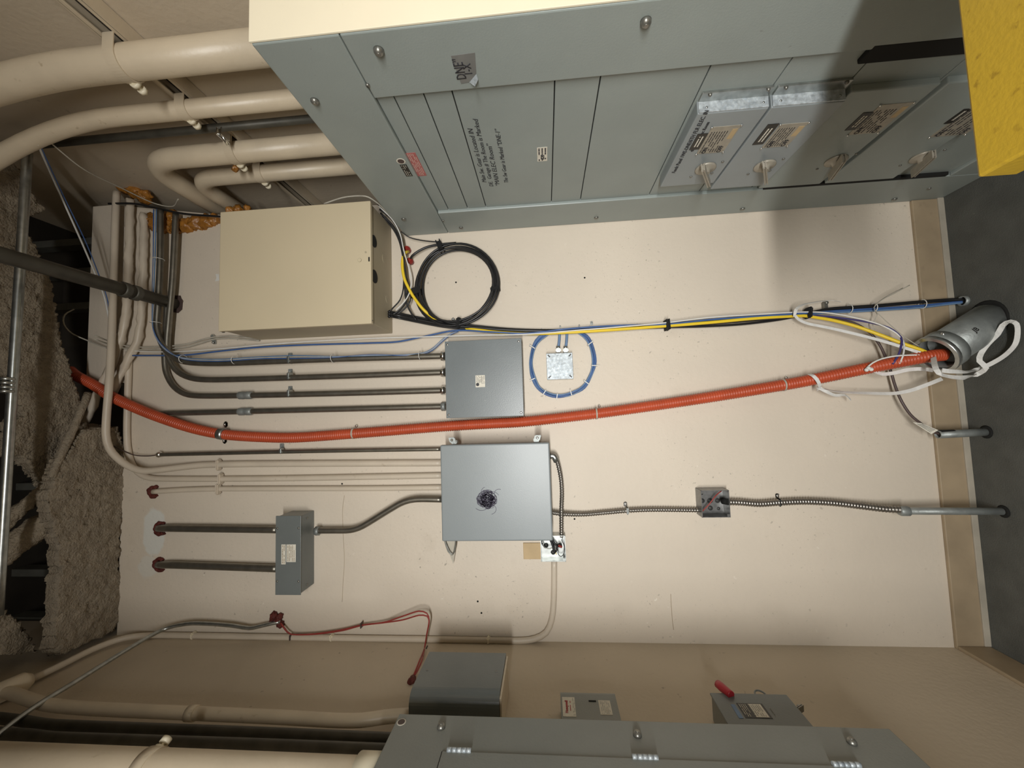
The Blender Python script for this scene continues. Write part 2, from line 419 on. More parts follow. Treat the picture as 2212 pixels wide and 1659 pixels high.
# upper breaker covers stand proud of the recess
def cover(zt, zb, y0, y1, X, edge):
    c = G().box((X, y0, zb), (SGX+.011, y1, zt), .003).build('breaker_cover', 'covergrey' if edge else 'enamel', sg)
    return c
cx = .697
units = [(1.070, .906, -.592, -.272, 1), (.901, .735, -.592, -.235, 1), (.728, .535, -.60, -.19, 0), (.520, .310, -.60, -.19, 0)]
covs = []
for i, (zt, zb, y0, y1, e) in enumerate(units):
    X = cx if e else .712
    c = cover(zt, zb, y0, y1, X, e); covs.append((c, X, zt, zb))
    if e:
        G().box((X+.001, y0-.0035, zb+.002), (SGX+.009, y0-.0005, zt-.002), .0005).build('zinc_side', 'zinc', c)
        G().box((SGX+.004, y0-.030, zb+.002), (SGX+.0095, y0-.003, zt-.002), .0005).build('zinc_flange', 'galv', c)
        for zz in (zt-.02, zb+.014):
            G().dome((SGX+.004, y0-.026, zz), (-1, 0, 0), .0045, .006, 10).build('screw', 'bolt', c)
            G().dome((X+.012, y0-.0035, zz), (0, -1, 0), .003, .002, 8).build('rivet', 'galv', c)
def breaker(i, plate, blk, knob, tan=True, on=True):
    c, X, zt, zb = covs[i]
    xs = X-.0008
    # instruction plate
    a, b = plate
    pa = SX(a[0], a[1], xs); pb = SX(b[0], b[1], xs)
    y0, y1 = sorted((pa.y, pb.y)); z0, z1 = sorted((pa.z, pb.z))
    pl = G().box((xs-.0006, y0, z0), (X, y1, z1), 0).build('instruction_plate', 'plate', c)
    if tan: G().box((xs-.0010, y0+.012, z0+.003), (xs, y0+.050, z0+.016), 0).build('tan_sticker', 'papertan', pl)
    lines('print', (xs-.0007, y1-.004, z0+.022), RY, UZ, (y1-y0)*.8, (z1-z0)-.026, 7, 'ink', pl, .85, .3, seed=i)
    for (yy, zz) in ((y0, z0), (y0, z1), (y1, z0), (y1, z1)):
        G().dome((xs-.0006, yy, zz), (-1, 0, 0), .0028, .003, 8).build('plate_screw', 'bright', pl)
    text('lettering', 'ON', (xs-.0007, y1-.001, z1-.022), RY, UZ, .016, 'ink', pl, bold=.0004)
    text('lettering', 'OFF', (xs-.0007, y1-.001, z0+.010), RY, UZ, .016, 'ink', pl, bold=.0004)
    a, b = blk; pa = SX(a[0], a[1], xs); pb = SX(b[0], b[1], xs); y0, y1 = sorted((pa.y, pb.y)); z0, z1 = sorted((pa.z, pb.z))
    bp = G().box((xs-.0008, y0, z0), (X, y1, z1), 0).build('black_plate', 'blackplate', c)
    lines('print', (xs-.0010, y1-.012, z0+.006), RY, UZ, (y1-y0)*.66, (z1-z0)-.012, 2, 'paper', bp, .95, .45, seed=20+i)
    # rotary handle: disc, cone hub and paddle
    k = SX(knob[0], knob[1], X)
    h = G().rings([k, k+V((-.004, 0, 0)), k+V((-.006, 0, 0)), k+V((-.009, 0, 0)), k+V((-.018, 0, 0))], [.029, .029, .025, .012, .010], 24).build('rotary_handle', 'plate', c)
    d = V((0, .88, -.5 if i < 2 else -.25)).normalized(); ax = V((-1, 0, 0)); sd = d.cross(ax)
    G().obox(k+V((-.024, 0, 0)), d, sd, ax, (.100, .0095, .018), .003).build('paddle', 'plate', h)
    for (dy, dz) in ((.030, -.030), (.040, .028), (-.026, -.038)):
        G().dome((X, k.y+dy, k.z+dz), (-1, 0, 0), .004, .003, 8).build('screw', 'bolt', c)
breaker(0, ((1538, 275), (1562, 328)), ((1507, 290), (1510, 322)), (1524, 363))
breaker(1, ((1686, 269), (1701, 315)), ((1659, 269), (1648, 311)), (1652, 357))
breaker(2, ((1902, 227), (1897, 286)), ((1865, 244), (1847, 280)), (1806, 346))
breaker(3, ((2112, 222), (2085, 290)), ((2082, 236), (2055, 266)), (1992, 338), tan=False)
# handwriting
def hand(body, px, py, size, X=SGX+.0100, sh=.25, bold=.0002, par=sg, ws=.92):
    p = SX(px, py, X-.0004); text('handwriting', body, p, RY, UZ, size, 'ink', par, shear=sh, bold=bold, wscale=ws)
hand('Main Sw. Gear is Located IN', 1051, 394, .0190, ws=1.12, bold=0)
hand('DE.  Garage # The Room is Marked', 1066, 403, .0180, ws=1.16, bold=0)
hand('\u201cMAIN ELEC Room\u201d', 1080, 402, .0200, ws=1.22, bold=0)
hand('The Sw Gear is Marked \u201cDNE-1\u201d', 1098, 395, .0180, ws=1.02, bold=0)
hand('Feeds Panel 1WE-DNE/6TH FLR ELEC. IN', 1458, 374, .0150, X=covs[0][1], par=covs[0][0], ws=.98)
hand('480V  277V  Elec Room', 1497, 328, .0125, X=covs[0][1], par=covs[0][0], ws=.95)
# stickers
def sticker(px0, px1, m, X, nm='sticker', t=.0006, par=sg):
    a = SX(*px0, X); b = SX(*px1, X); y0, y1 = sorted((a.y, b.y)); z0, z1 = sorted((a.z, b.z))
    return G().box((X-t, y0, z0), (X, y1, z1), 0).build(nm, m, par), y0, y1, z0, z1
st, y0, y1, z0, z1 = sticker((1160, 319), (1182, 347), 'paper', SGX+.010)
lines('print', (SGX+.0093, y1-.003, z0+.001), RY, UZ, y1-y0-.006, z1-z0-.002, 3, 'ink', st, .9, .4, 5)
text('lettering', '822', (SGX+.0092, y1-.008, z0+.009), RY, UZ, .014, 'ink', st, shear=.2, bold=.0004)
st, y0, y1, z0, z1 = sticker((876, 331), (922, 379), 'redlabel', SGX+.010, 'red_label')
lines('print', (SGX+.0093, y1-.004, z0+.002), RY, UZ, y1-y0-.008, z1-z0-.004, 5, 'paper', st, .8, .2, 6)
st, y0, y1, z0, z1 = sticker((863, 356), (892, 380), 'blackplate', SGX, 'black_label')
lines('print', (SGX-.0007, y1-.003, z0+.002), RY, UZ, y1-y0-.006, z1-z0-.004, 3, 'paper', st, .55, .22, 7)
p = SX(866, 348, SGX)
rl = G().cyl(p, p+V((-.0006, 0, 0)), .0125, 24).build('round_label', 'paper', sg)
G().cyl(p+V((-.0005, 0, 0)), p+V((-.0011, 0, 0)), .0095, 20).build('round_print', 'oldcable', rl)
# strip of duct tape with a curled corner
ta = [SX(a, b, SGX-.0008) for a, b in ((974, 121), (1026, 114), (1029, 160), (1014, 178), (996, 181))]
tp = G().prism(ta, (.0007, 0, 0)).build('tape_strip', 'ducttape', sg)
q = [SX(1029, 160, SGX-.001), SX(1014, 178, SGX-.001), SX(1026, 187, SGX-.012), SX(1033, 172, SGX-.010)]
G().prism(q, (.0006, 0, .0002)).build('curled_corner', 'zinc', tp)
text('handwriting', 'DNE\u201d', SX(1008, 171, SGX-.0009), RY, UZ, .030, 'ink', tp, bold=.0002, wscale=.72)
text('handwriting', '1-X', SX(1021, 162, SGX-.0009), RY, UZ, .024, 'ink', tp, bold=.0002, wscale=.8)

# ------------------------------------------------------------------ big conduits on the right wall
def strap_clamp(g_parent, c, r, z, X=.968, wd=.030):
    """two-piece pipe clamp with ear bolt, c=(x,y) of the pipe"""
    g = G(); n = 20; pts = []
    for k in range(n+1):
        an = -math.pi*.5 + math.pi*k/n
        pts.append(V((c[0]-math.cos(an)*(r+.002), c[1]+math.sin(an)*(r+.002), z)))
    pts = [V((X, c[1]-r-.002, z))] + pts + [V((X, c[1]+r+.002, z))]
    nr = [V((0, -1, 0))] + [V((p.x-c[0], p.y-c[1], 0)) for p in pts[1:-1]] + [V((0, 1, 0))]
    g.ribbon(pts, nr, wd, .0025)
    cl = g.build('pipe_clamp', 'creampaint', g_parent)
    e = V((c[0]-r*.80-.003, c[1]+r*.80+.003, z)); d = V((-.15, 1, 0)).normalized()
    G().cyl(e-d*.013, e-d*.003, .0125, 14).cyl(e-d*.017, e-d*.012, .0075, 8).cyl(e+d*.006, e+d*.016, .0110, 14).cyl(e-d*.01, e+d*.022, .0040, 8).build('ear_bolt', 'creamside', cl)
    return cl
ZC = 2.505
st = thing('strut_channel', 'cream painted strut channel with a dark slot behind the big conduits', 'channel', (.99, -.5, 2.48))
for z in (2.486, 2.530):
    G().box((.967, -1.6, z-.006), (.972, .48, z+.006), .001).build('lip', 'creampaint', st)
G().box((.967, -1.6, 2.534), (1.008, .48, 2.538), 0).box((.967, -1.6, 2.478), (1.008, .48, 2.482), 0).build('flange', 'creampaint', st)
G().box((1.002, -1.6, 2.482), (1.009, .48, 2.534), 0).build('web', 'cavity_shade', st)
def vpipe(name, label, pts, r, m, R=.15, clamp=True, n=24):
    t = thing(name, label, 'conduit', pts[0])
    G().rings(fillet(pts, R), r, n).build('pipe', m, t)
    if clamp: strap_clamp(t, (pts[0].x, pts[0].y), r, ZC)
    return t
zb = ZT+.004
vpipe('large_conduit', 'fattest cream conduit, nearest of those rising from the switchgear top', [V((.925, -.655, zb)), V((.925, -.655, 2.84)), V((.72, -.70, 3.30))], .040, 'creampaint', .25)
vpipe('large_conduit', 'cream conduit second from the camera above the switchgear, bending away overhead', [V((.939, -.475, zb)), V((.939, -.475, 2.95)), V((.70, -.48, 3.4))], .026, 'creampaint', .22)
vpipe('large_conduit', 'cream conduit elbowing into the back wall below the brown foam, higher of two', [V((.93, -.284, zb)), V((.93, -.284, 2.862)), V((.93, .45, 2.862))], .035, 'creampaint', .135)
vpipe('large_conduit', 'cream conduit elbowing into the back wall just above the beige box', [V((.933, -.154, zb)), V((.933, -.154, 2.79)), V((.933, .45, 2.79))], .030, 'creampaint', .10)
p = SX(555, 268, .95)
t = vpipe('steel_conduit', 'dark thin steel conduit between the cream conduits above the switchgear', [V((.95, p.y, zb)), V((.95, p.y, 3.3))], .0125, 'steelpipe', clamp=False)
G().obox((.93, p.y+.005, ZC-.03), (0, 1, 0), (1, 0, 0), UZ, (.03, .02, .018), .003).cyl((.925, p.y-.005, ZC-.03), (.905, p.y+.02, ZC-.035), .006, 10).build('strap', 'bright', t)
# orange-brown foam round the penetrations
def blob(name, m, pxs, off, r, label, cat, stretch=1.0, seed=0):
    g = G(); rnd = random.Random(seed)
    for k, (a, b, rr) in enumerate(pxs):
        c = W(a, b, off)
        res = bmesh.ops.create_icosphere(g.bm, subdivisions=3, radius=1.0)
        for v in res['verts']:
            d = v.co.copy(); v.co = c + V((d.x*rr, d.y*min(rr, r), d.z*rr))*(1+.45*noise.noise(d*2.1+V((k*3.1, seed, 0)))+.2*noise.noise(d*6+V((k, 0, seed))))
    for f in g.bm.faces: f.smooth = True
    return tag(g.build(name, m), label, cat)
blob('firestop_foam', 'foam', [(272, 403, .030), (292, 412, .035), (312, 425, .028), (255, 398, .02)], .0, .03, 'glossy amber foam in the top corner where the painted pipes start', 'foam', seed=1)
blob('firestop_foam', 'foam', [(385, 492, .030), (405, 488, .034), (425, 482, .034), (447, 480, .032), (465, 476, .026), (365, 490, .030), (345, 485, .035), (330, 478, .03), (372, 470, .03)], .0, .028, 'long amber foam strip left along the wall above the beige box', 'foam', seed=2)
blob('firestop_foam', 'foam', [(497, 455, .016), (515, 452, .018), (535, 450, .014)], .0, .02, 'small amber foam lump tucked under the elbow against the beige box', 'foam', seed=3)
c = V((.90, -.30, 2.46)); g = G(); res = bmesh.ops.create_icosphere(g.bm, subdivisions=2, radius=.012)
for v in res['verts']: v.co = v.co*(1+.4*noise.noise(v.co*90)) + V((.892, -.255, 2.53))
tag(g.build('firestop_foam', 'foam'), 'tiny amber foam drop beside a pipe clamp', 'foam')

# ------------------------------------------------------------------ overhead runs
dp = thing('steel_pipe', 'dark steel pipe running overhead straight into the back wall', 'pipe', (.494, 0, 3.0))
G().rings([V((.494, -1.3, 3.005)), V((.494, .02, 3.0))], .0235, 18).build('pipe', 'steelpipe', dp)
for y in (-.205, -.165): G().rings([V((.494, y-.013, 3.002)), V((.494, y-.009, 3.002)), V((.494, y+.009, 3.002)), V((.494, y+.013, 3.002))], [.025, .029, .029, .025], 18).build('coupling', 'steelpipe', dp)
G().rings([V((.494, -.004, 3.0)), V((.494, .001, 3.0))], .040, 20, lump=.012).build('hole_ring', 'oldcable', dp)
gp = thing('galvanised_pipe', 'bright galvanised pipe crossing overhead with a coupling', 'pipe', (.2, -.38, 3.18))
pts = [FZ(62, 290, 3.18), FZ(35, 560, 3.18), FZ(14, 830, 3.18), FZ(-5, 1330, 3.18)]
G().rings([pts[0].lerp(pts[3], i/12) for i in range(13)], .0128, 14).build('pipe', 'galv', gp)
cp = FZ(14, 832, 3.18); dr = (pts[3]-pts[0]).normalized()
for s in (-.020, -.007, .007, .020): G().rings([cp+dr*(s-.005), cp+dr*(s-.003), cp+dr*(s+.003), cp+dr*(s+.005)], [.0155, .0185, .0185, .0155], 14).build('coupling_ring', 'galv', gp)
# painted pipes across the top of the wall
def pipe1(label, px, r, m, R=.06, name='painted_pipe', lump=0, off=.03, sm=False):
    P = WP(px, off)
    Q = smooth(P, .02) if sm or lump else fillet(P, R)
    return tag(G().rings(Q, r, 14, lump=lump).build(name, m), label, 'conduit')
pA = pipe1('cream pipe crossing high then curving down into the scribbled enclosure', [(252, 415, .045), (249, 480, .05), (244, 650, .055), (240, 760, .075), (235, 840, .088), (230, 900, .088), (229, 940, .085), (236, 968, .08), (252, 988, .072), (276, 1006, .06), (306, 1017, .05), (342, 1015, .04), (400, 1008, .025), (445, 1004, .017), (560, 1002, .015), (955, 1000, .016)], .0128, 'pipepaint', sm=True)
pipe1('lumpy cream pipe beside the curving pipe, slanting up to the sprayed beam', [(281, 432), (280, 500), (277, 600), (274, 660), (269, 703), (256, 745), (240, 790), (216, 840), (196, 888), (168, 935)], .0145, 'pipepaint', lump=.005)
pipe1('crusty cream pipe lowest of the three crossing under the dark steel pipe', [(311, 462), (310, 560), (306, 640), (304, 700), (296, 738), (275, 782), (250, 832), (236, 860)], .0140, 'pipepaint', lump=.006, off=.028)
tag(G().rings(smooth(WP([(190, 850, .12), (172, 895, .16), (150, 945, .19), (110, 1032, .24)]), .02), .012, 12, lump=.003).build('painted_pipe', 'spray'), 'spray coated pipe lying across the fuzzy beam', 'conduit')
pD = pipe1('cream pipe turning down flat on the wall, middle one into the scribbled enclosure', [(279, 760), (276, 850), (274, 925), (276, 968), (285, 1002), (306, 1026), (340, 1034), (560, 1034), (800, 1030), (955, 1027)], .0115, 'pipepaint', sm=True, off=.013)
pE = pipe1('short cream pipe from a red putty ring down to the scribbled enclosure', [(331, 1062), (400, 1058), (470, 1056), (800, 1055), (955, 1053)], .0105, 'pipepaint', sm=True, off=.012)
for pr, a, b in ((pA, 474, 1004), (pD, 478, 1034), (pE, 473, 1056)):
    c = W(a, b, .013); G().obox(c+V((-.0, -.004, 0)), (1, 0, 0), (0, 1, 0), UZ, (.045, .026, .012), .004).build('strap', 'pipepaint', pr)
# bare conduits that drop into the screw-cover box
def emt(label, px, off=.028, r=.0115, R=.05, extras=(), name='steel_conduit', m='emt', hole=None):
    P = WP(px, off); t = thing(name, label, 'conduit', P[-1])
    G().rings(smooth(P, .015), r, 14).build('tube', m, t)
    for kind, a, b in extras:
        if kind == 'coupling':
            c, d = W(a-15, b+.4, off), W(a+15, b-.4, off)
            G().rings([c, c.lerp(d, .08), c.lerp(d, .42), c.lerp(d, .5), c.lerp(d, .58), c.lerp(d, .92), d], [r*1.05, r*1.35, r*1.35, r*1.2, r*1.35, r*1.35, r*1.05], 14).build('coupling', 'galvdull', t)
        if kind == 'strap':
            c = W(a, b, off); G().obox(c+V((.004, -.002, 0)), (1, 0, 0), (0, 1, 0), UZ, (r*2+.006, r*2+.008, .010), .003).build('strap', 'galv', t)
            d = W(a, b-13, .004); G().obox(d, (1, 0, 0), (0, 1, 0), UZ, (.018, .005, .016), .001).dome(d+V((0, -.003, 0)), (0, -1, 0), .004, .003, 8).build('strap_ear', 'galvdull', t)
        if kind == 'nut':
            c = W(a, b, off); G().cyl(c+V((0, 0, .008)), c+V((0, 0, -.008)), r*1.5, 6).build('connector', 'bright' if b < 860 else 'galvdull', t)
    return t
emt('steel conduit with blue cables tied to it, first into the screw-cover box', [(347, 455), (346, 560), (342, 650), (339, 703), (345, 730), (357, 755), (380, 775), (410, 783), (480, 785), (720, 776), (962, 769)], .055, extras=(('strap', 627, 780), ('nut', 957, 769)))
emt('second steel conduit into the screw-cover box, sweeping down below the blue cables', [(380, 462), (373, 600), (365, 690), (361, 745), (366, 777), (386, 804), (420, 818), (480, 820), (720, 813), (962, 804)], .042, extras=(('strap', 627, 815), ('nut', 957, 804)))
emt('third steel conduit into the screw-cover box with a compression coupling near its bend', [(362, 640, .018), (358, 720, .018), (356, 767, .018), (360, 806, .02), (378, 837, .024), (408, 853, .028), (480, 855, .03), (720, 850, .03), (962, 843, .03)], .03, extras=(('coupling', 530, 854), ('strap', 627, 852), ('nut', 957, 843)))
emt('fourth steel conduit, passing under the orange duct into the screw-cover box', [(345, 893, .02), (480, 890, .02), (720, 884, .02), (964, 878, .02)], .02, extras=(('coupling', 530, 889), ('nut', 958, 878)))
t = emt('thin steel conduit with a round end ferrule above the scribbled enclosure', [(346, 982), (560, 977), (760, 973), (952, 970)], .022, r=.0078, extras=(('strap', 609, 976),))
c = W(344, 982, .022); g = G(); res = bmesh.ops.create_icosphere(g.bm, subdivisions=2, radius=.0125)
for v in res['verts']: v.co += c
for f in g.bm.faces: f.smooth = True
part(g.build('ferrule', 'bright', t), 'shiny round end')
cable('thin_cable', 'thin brown cable leaving the round conduit ferrule for the beam', 'cable', WP([(344, 982, .022), (320, 985, .022), (290, 983, .025), (262, 972, .03), (242, 962, .045)]), .0022, 'oldcable', 6)
emt('bent steel conduit linking the wireway box to the scribbled enclosure', [(680, 1146, .035), (720, 1146, .035), (758, 1145, .035), (784, 1136, .035), (864, 1088, .035), (896, 1079, .035), (955, 1079, .035)], .035, extras=(('nut', 686, 1147),))
emt('steel conduit into the wireway box, second from the left wall', [(343, 1141, .008), (356, 1141, .02), (372, 1141, .026), (600, 1144, .028)], .028, r=.0143)
emt('steel conduit into the wireway box, the one nearest the left wall', [(343, 1219, .008), (356, 1220, .02), (372, 1220, .026), (600, 1228, .028)], .028, r=.0143)
# red putty at wall penetrations
def putty(a, b, r, label, seed, full=.75):
    g = G(); c = W(a, b, .004); n = 16; P = []; rad = []
    for k in range(int(n*full)+1):
        an = 2*math.pi*k/n + math.pi*(1-full) - math.pi*.5
        P.append(c + V((math.cos(an)*r, 0, -math.sin(an)*r*-1))); rad.append(.0065*(1+.6*noise.noise(V((k*.9, seed, 0)))))
    Q = smooth(P, .004); rr = [.0080*(1+.6*noise.noise(V((i*.35, seed*3.3, 0)))) for i in range(len(Q))]
    g.rings(Q, rr, 10, lump=.005)
    return tag(g.build('firestop_putty', 'putty'), label, 'putty')
putty(333, 1062, .019, 'red putty ring round the short cream pipe', 1)
putty(347, 1141, .022, 'red putty ring round the conduit second from the left wall', 2)
putty(345, 1219, .023, 'red putty ring round the conduit nearest the left wall', 3)

# ------------------------------------------------------------------ boxes on the back wall
# beige cabinet
bx0, bx1, bz0, bz1, bp = .320, .764, 2.055, 2.626, .207
bb = thing('beige_cabinet', 'large beige metal cabinet with a plain door mounted high', 'cabinet', (.54, -.1, bz0))
G().box((bx0+.004, -bp+.016, bz0+.004), (bx1-.004, -.001, bz1-.004), .003).build('body', 'beigeshade', bb)
dr = G().box((bx0, -bp, bz0), (bx1, -bp+.018, bz1), .003).build('door', 'beige', bb)
c = W(777, 562, bp); G().rings([c+V((0, -.0008, 0)), c+V((0, -.002, 0))], .0072, 18).build('knockout', 'beigeshade', dr); G().rings([c+V((0, -.001, 0)), c+V((0, -.0026, 0))], .0060, 18).build('knockout_disc', 'beige', dr)
c = W(790, 545, bp); G().rings([c+V((0, -.0004, 0)), c+V((0, -.0016, 0))], .0036, 12).build('dimple', 'beigeshade', dr)
c = W(797.5, 560, bp); G().box((c.x-.008, -bp-.0006, c.z-.002), (c.x+.008, -bp+.004, c.z+.003), 0).build('latch_slot', 'gap', dr)
G().box((bx0-.001, -bp+.018, bz1-.008), (bx1, -bp+.022, bz1+.001), 0).build('door_gap', 'gap', bb)
for (X, y) in ((.60, -.08), (.45, -.05)):
    G().rings([V((X, y, bz0+.0045)), V((X, y, bz0+.003))], .017, 20).build('knockout', 'beigeshade', bb)
G().rings([V((.63, -.172, bz0+.006)), V((.63, -.172, bz0+.002))], .022, 20).build('open_knockout', 'gap', bb)
G().rings([V((.50, -.170, bz0+.006)), V((.50, -.170, bz0+.002))], .024, 20).build('open_knockout', 'gap', bb)
for (X, z) in ((bx0+.012, bz0+.006), (bx0+.004, bz0+.03)):
    G().dome((X, -bp+.008, bz0), (0, 0, -1), .003, .002, 8).build('screw', 'bolt', bb) if z < bz0+.01 else None
# screw-cover box
def wall_box(name, label, x0, x1, z0, z1, p, m, screws=(), bev=.003, cat='box'):
    t = thing(name, label, cat, ((x0+x1)/2, 0, z0))
    G().box((x0+.003, -p+.003, z0+.003), (x1-.003, -.0005, z1-.003), bev).build('body', m, t)
    cv = G().box((x0, -p, z0), (x1, -p+.004, z1), .0015).build('cover', m, t)
    for (a, b) in screws:
        G().dome((a, -p, b), (0, -1, 0), .0045, .003, 10).build('screw', 'bright', cv)
    return t, cv
gx0, gx1, gz0, gz1 = -.019, .264, 1.539, 1.823
t, cv = wall_box('pull_box', 'square dark grey screw-cover box fed by four steel conduits', gx0, gx1, gz0, gz1, .10, 'boxgrey',
                 [(gx0+.012, gz0+.010), (gx1-.012, gz1-.010), (gx1-.012, gz0+.010), (gx0+.012, gz1-.010)])
a, b = W(1027, 811, .10), W(1048, 836, .10)
lb = G().box((b.x, -.1007, b.z), (a.x, -.0998, a.z), 0).build('label', 'paper', cv)
lines('print', (b.x+.012, -.1009, b.z+.002), (1, 0, 0), UZ, a.x-b.x-.014, a.z-b.z-.004, 8, 'ink', lb, .8, .3, 9)
c = V((b.x+.010, -.1008, (a.z+b.z)/2+.010)); G().cyl(c, c+V((0, -.0004, 0)), .006, 16).build('emblem', 'ink', lb)
# scribbled enclosure
ex0, ex1, ez0, ez1, ep = -.443, -.112, 1.452, 1.835, .150
en = thing('enclosure', 'light grey hinged enclosure with a black scribble on its door', 'enclosure', ((ex0+ex1)/2, 0, ez0))
G().box((ex0+.008, -ep+.022, ez0+.008), (ex1-.008, -.0005, ez1-.008), .004).build('body', 'hoffman', en)
G().box((ex0+.004, -ep+.020, ez0+.004), (ex1-.004, -ep+.026, ez1-.004), .001).build('gasket', 'blackplate', en)
dr = G().box((ex0, -ep, ez0), (ex1, -ep+.022, ez1), .005, 3).build('door', 'hoffman', en)
for z in (ez1-.045, ez0+.045):
    c = V((ex1+.004, -ep+.03, z))
    cl = G().obox(c+V((.004, .006, 0)), (1, 0, 0), (0, 1, 0), UZ, (.014, .03, .020), .002).obox(c+V((.012, -.012, .004 if z > 1.6 else -.004)), (1, 0, .3 if z > 1.6 else -.3), (0, 1, 0), UZ, (.020, .016, .022), .002).build('door_clamp', 'galvdull', en)
    G().dome(c+V((.012, -.02, .004 if z > 1.6 else -.004)), (0, -1, 0), .005, .005, 8).build('clamp_screw', 'bright', cl)
# scribble
g = G(); rnd = random.Random(3); c0 = W(1052, 1079, ep+.0006); P = []
an = 0; 
for k in range(260):
    an += rnd.uniform(.35, 1.3)*(1 if (k//23) % 2 else -1)
    rr = .034*rnd.random()**.75
    P.append(c0 + V((math.cos(an)*rr*.95, 0, math.sin(an)*rr*1.1)))
for j in range(0, 260, 20): g.ribbon(smooth(P[j:j+21], .004), [V((0, -1, 0))]*len(smooth(P[j:j+21], .004)),   .0014, .0003)
for (px, r0, a0, a1) in (((1052, 1062), .020, .4, 2.6), ((1062, 1075), .026, -1.2, .9), ((1058, 1100), .022, 3.4, 5.6), ((1040, 1090), .025, 2.2, 4.3), ((1078, 1065), .016, -.4, 1.7)):
    c = W(*px, ep+.0006); Q = [c+V((math.cos(a0+(a1-a0)*i/14)*r0*.8, 0, math.sin(a0+(a1-a0)*i/14)*r0)) for i in range(15)]
    g.ribbon(Q, [V((0, -1, 0))]*15, .0014, .0003)
part(g.build('scribble', 'inkpurple', dr), 'black marker scribble')
# document sleeve hanging behind the enclosure
t = thing('plastic_sleeve', 'clear plastic sleeve of coiled leads hanging behind the enclosure edge', 'sleeve', W(975, 1195, .02))
G().prism([W(953, 1095, .030), W(960, 1160, .030), W(966, 1182, .030), W(979, 1219, .030), W(983, 1195, .030), W(985, 1165, .030), W(970, 1150, .030)], (0, .0015, 0)).build('sleeve', 'clear', t)
for k in range(3):
    P = WP([(958, 1150), (961+k, 1172), (968+k*2, 1192), (976+k, 1199-k), (982-k, 1192), (985-k, 1176), (984, 1158)], .034+.004*k)
    G().rings(smooth(P, .01), .0016, 6).build('lead', 'bolt', t)
# wireway box
wx0, wx1, wz0, wz1 = -.651, -.364, 2.383, 2.482
t, cv = wall_box('wireway_box', 'small oblong grey box with two conduits dropping into it', wx0, wx1, wz0, wz1, .093, 'darkgrey', [])
for (X, z) in ((wx1-.045, wz1-.008), (wx1-.045, wz0+.008), (wx0+.05, wz1-.008), (wx0+.05, wz0+.008)): G().dome((X, -.093, z), (0, -1, 0), .0042, .003, 10).build('screw', 'bolt', cv)
for X in (wx1-.02, wx0+.02): G().dome((X, -.05, wz0+.003), (0, 0, -1), .004, .003, 10).build('screw', 'bolt', t)
a, b = W(619, 1176, .093), W(639, 1214, .093); lb = G().box((b.x, -.0937, b.z), (a.x, -.0928, a.z), 0).build('label', 'paper', cv)
lines('print', (b.x+.003, -.0939, b.z+.003), (1, 0, 0), UZ, a.x-b.x-.006, a.z-b.z-.006, 5, 'baseboard', lb, .8, .3, 11)
a, b = W(608, 1176, .093), W(617, 1219, .093); lb = G().box((b.x, -.0937, b.z), (a.x, -.0928, a.z), 0).build('label', 'paper', cv)
lines('print', (b.x+.003, -.0939, b.z+.002), (1, 0, 0), UZ, a.x-b.x-.006, a.z-b.z-.004, 2, 'baseboard', lb, .9, .35, 12)
# galvanised blank-cover box inside the blue coil
t, cv = wall_box('junction_box', 'galvanised junction box with blank cover inside the blue cable coil', .112, .211, 1.353, 1.451, .042, 'zinc', [], .004)
for (X, z, d) in ((.122, 1.363, 1), (.201, 1.441, 1), (.201, 1.363, -1), (.122, 1.441, -1)): G().obox((X, -.0425, z), (1, 0, d), (0, 1, 0), (-d, 0, 1), (.012, .002, .0045), .0005).build('cover_slot', 'blackplate', cv)
for px in (1206, 1222):
    c = W(px, 757, .025); G().obox(c, (1, 0, 0), (0, 1, 0), UZ, (.016, .022, .020), .003).cyl(c+V((.004, 0, 0)), c+V((.016, 0, 0)), .008, 10).build('cable_clamp', 'galv', t)
# open junction boxes
def open_box(label, x0, x1, z0, z1, p, kos, m='galv'):
    t = thing('open_junction_box', label, 'box', ((x0+x1)/2, 0, z0)); th = .0018
    bk = G().box((x0, -.002, z0), (x1, -.0004, z1), 0).build('back', m, t)
    for nm, lo, hi in (('side', (x0, -p, z0), (x0+th, -.001, z1)), ('side', (x1-th, -p, z0), (x1, -.001, z1)), ('side', (x0, -p, z0), (x1, -.001, z0+th)), ('side', (x0, -p, z1-th), (x1, -.001, z1))):
        G().box(lo, hi, 0).build(nm, m, t)
    for (fx, fz, r) in kos:
        c = V((x0+(x1-x0)*fx, -.002, z0+(z1-z0)*fz)); G().rings([c, c+V((0, -.0015, 0)), c+V((0, -.0016, 0)), c+V((0, -.0008, 0))], [r, r, r*.8, r*.75], 16).build('knockout', m, bk)
    for X, z in ((x0+.006, z0+.006), (x1-.006, z1-.006)): G().obox((X, -p+.001, z), (1, 0, 0), (0, 1, 0), UZ, (.010, .0015, .010), 0).build('tab', m, t)
    return t
kos = [(.5, .22, .009), (.5, .78, .009), (.22, .5, .009), (.80, .80, .008), (.5, .5, .010), (.2, .2, .006)]
jb = open_box('open junction box with flexible conduit on both ends, far below the enclosure', -.396, -.302, .829, .925, .054, kos, 'openbox')
cable('lead', '', '', [V((-.385, -.02, .915)), V((-.355, -.03, .89)), V((-.325, -.03, .865)), V((-.31, -.02, .84))], .0022, 'redwire', 6, parent=jb)
G().cyl((-.345, -.045, .832), (-.345, -.028, .842), .011, 12).build('connector', 'gap', jb)
G().dome((-.315, -.006, .910), (0, -1, 0), .006, .004, 12).build('screw', 'bolt', jb)
jx0, jx1, jz0, jz1 = W(1168, 1213, .04).x, W(1222, 1157, .04).x, W(1222, 1190, .04).z, W(1168, 1190, .04).z
jb2 = open_box('open junction box full of loose leads tucked under the enclosure corner', jx0, jx1, jz0, jz1, .042, kos[:4], 'galv')
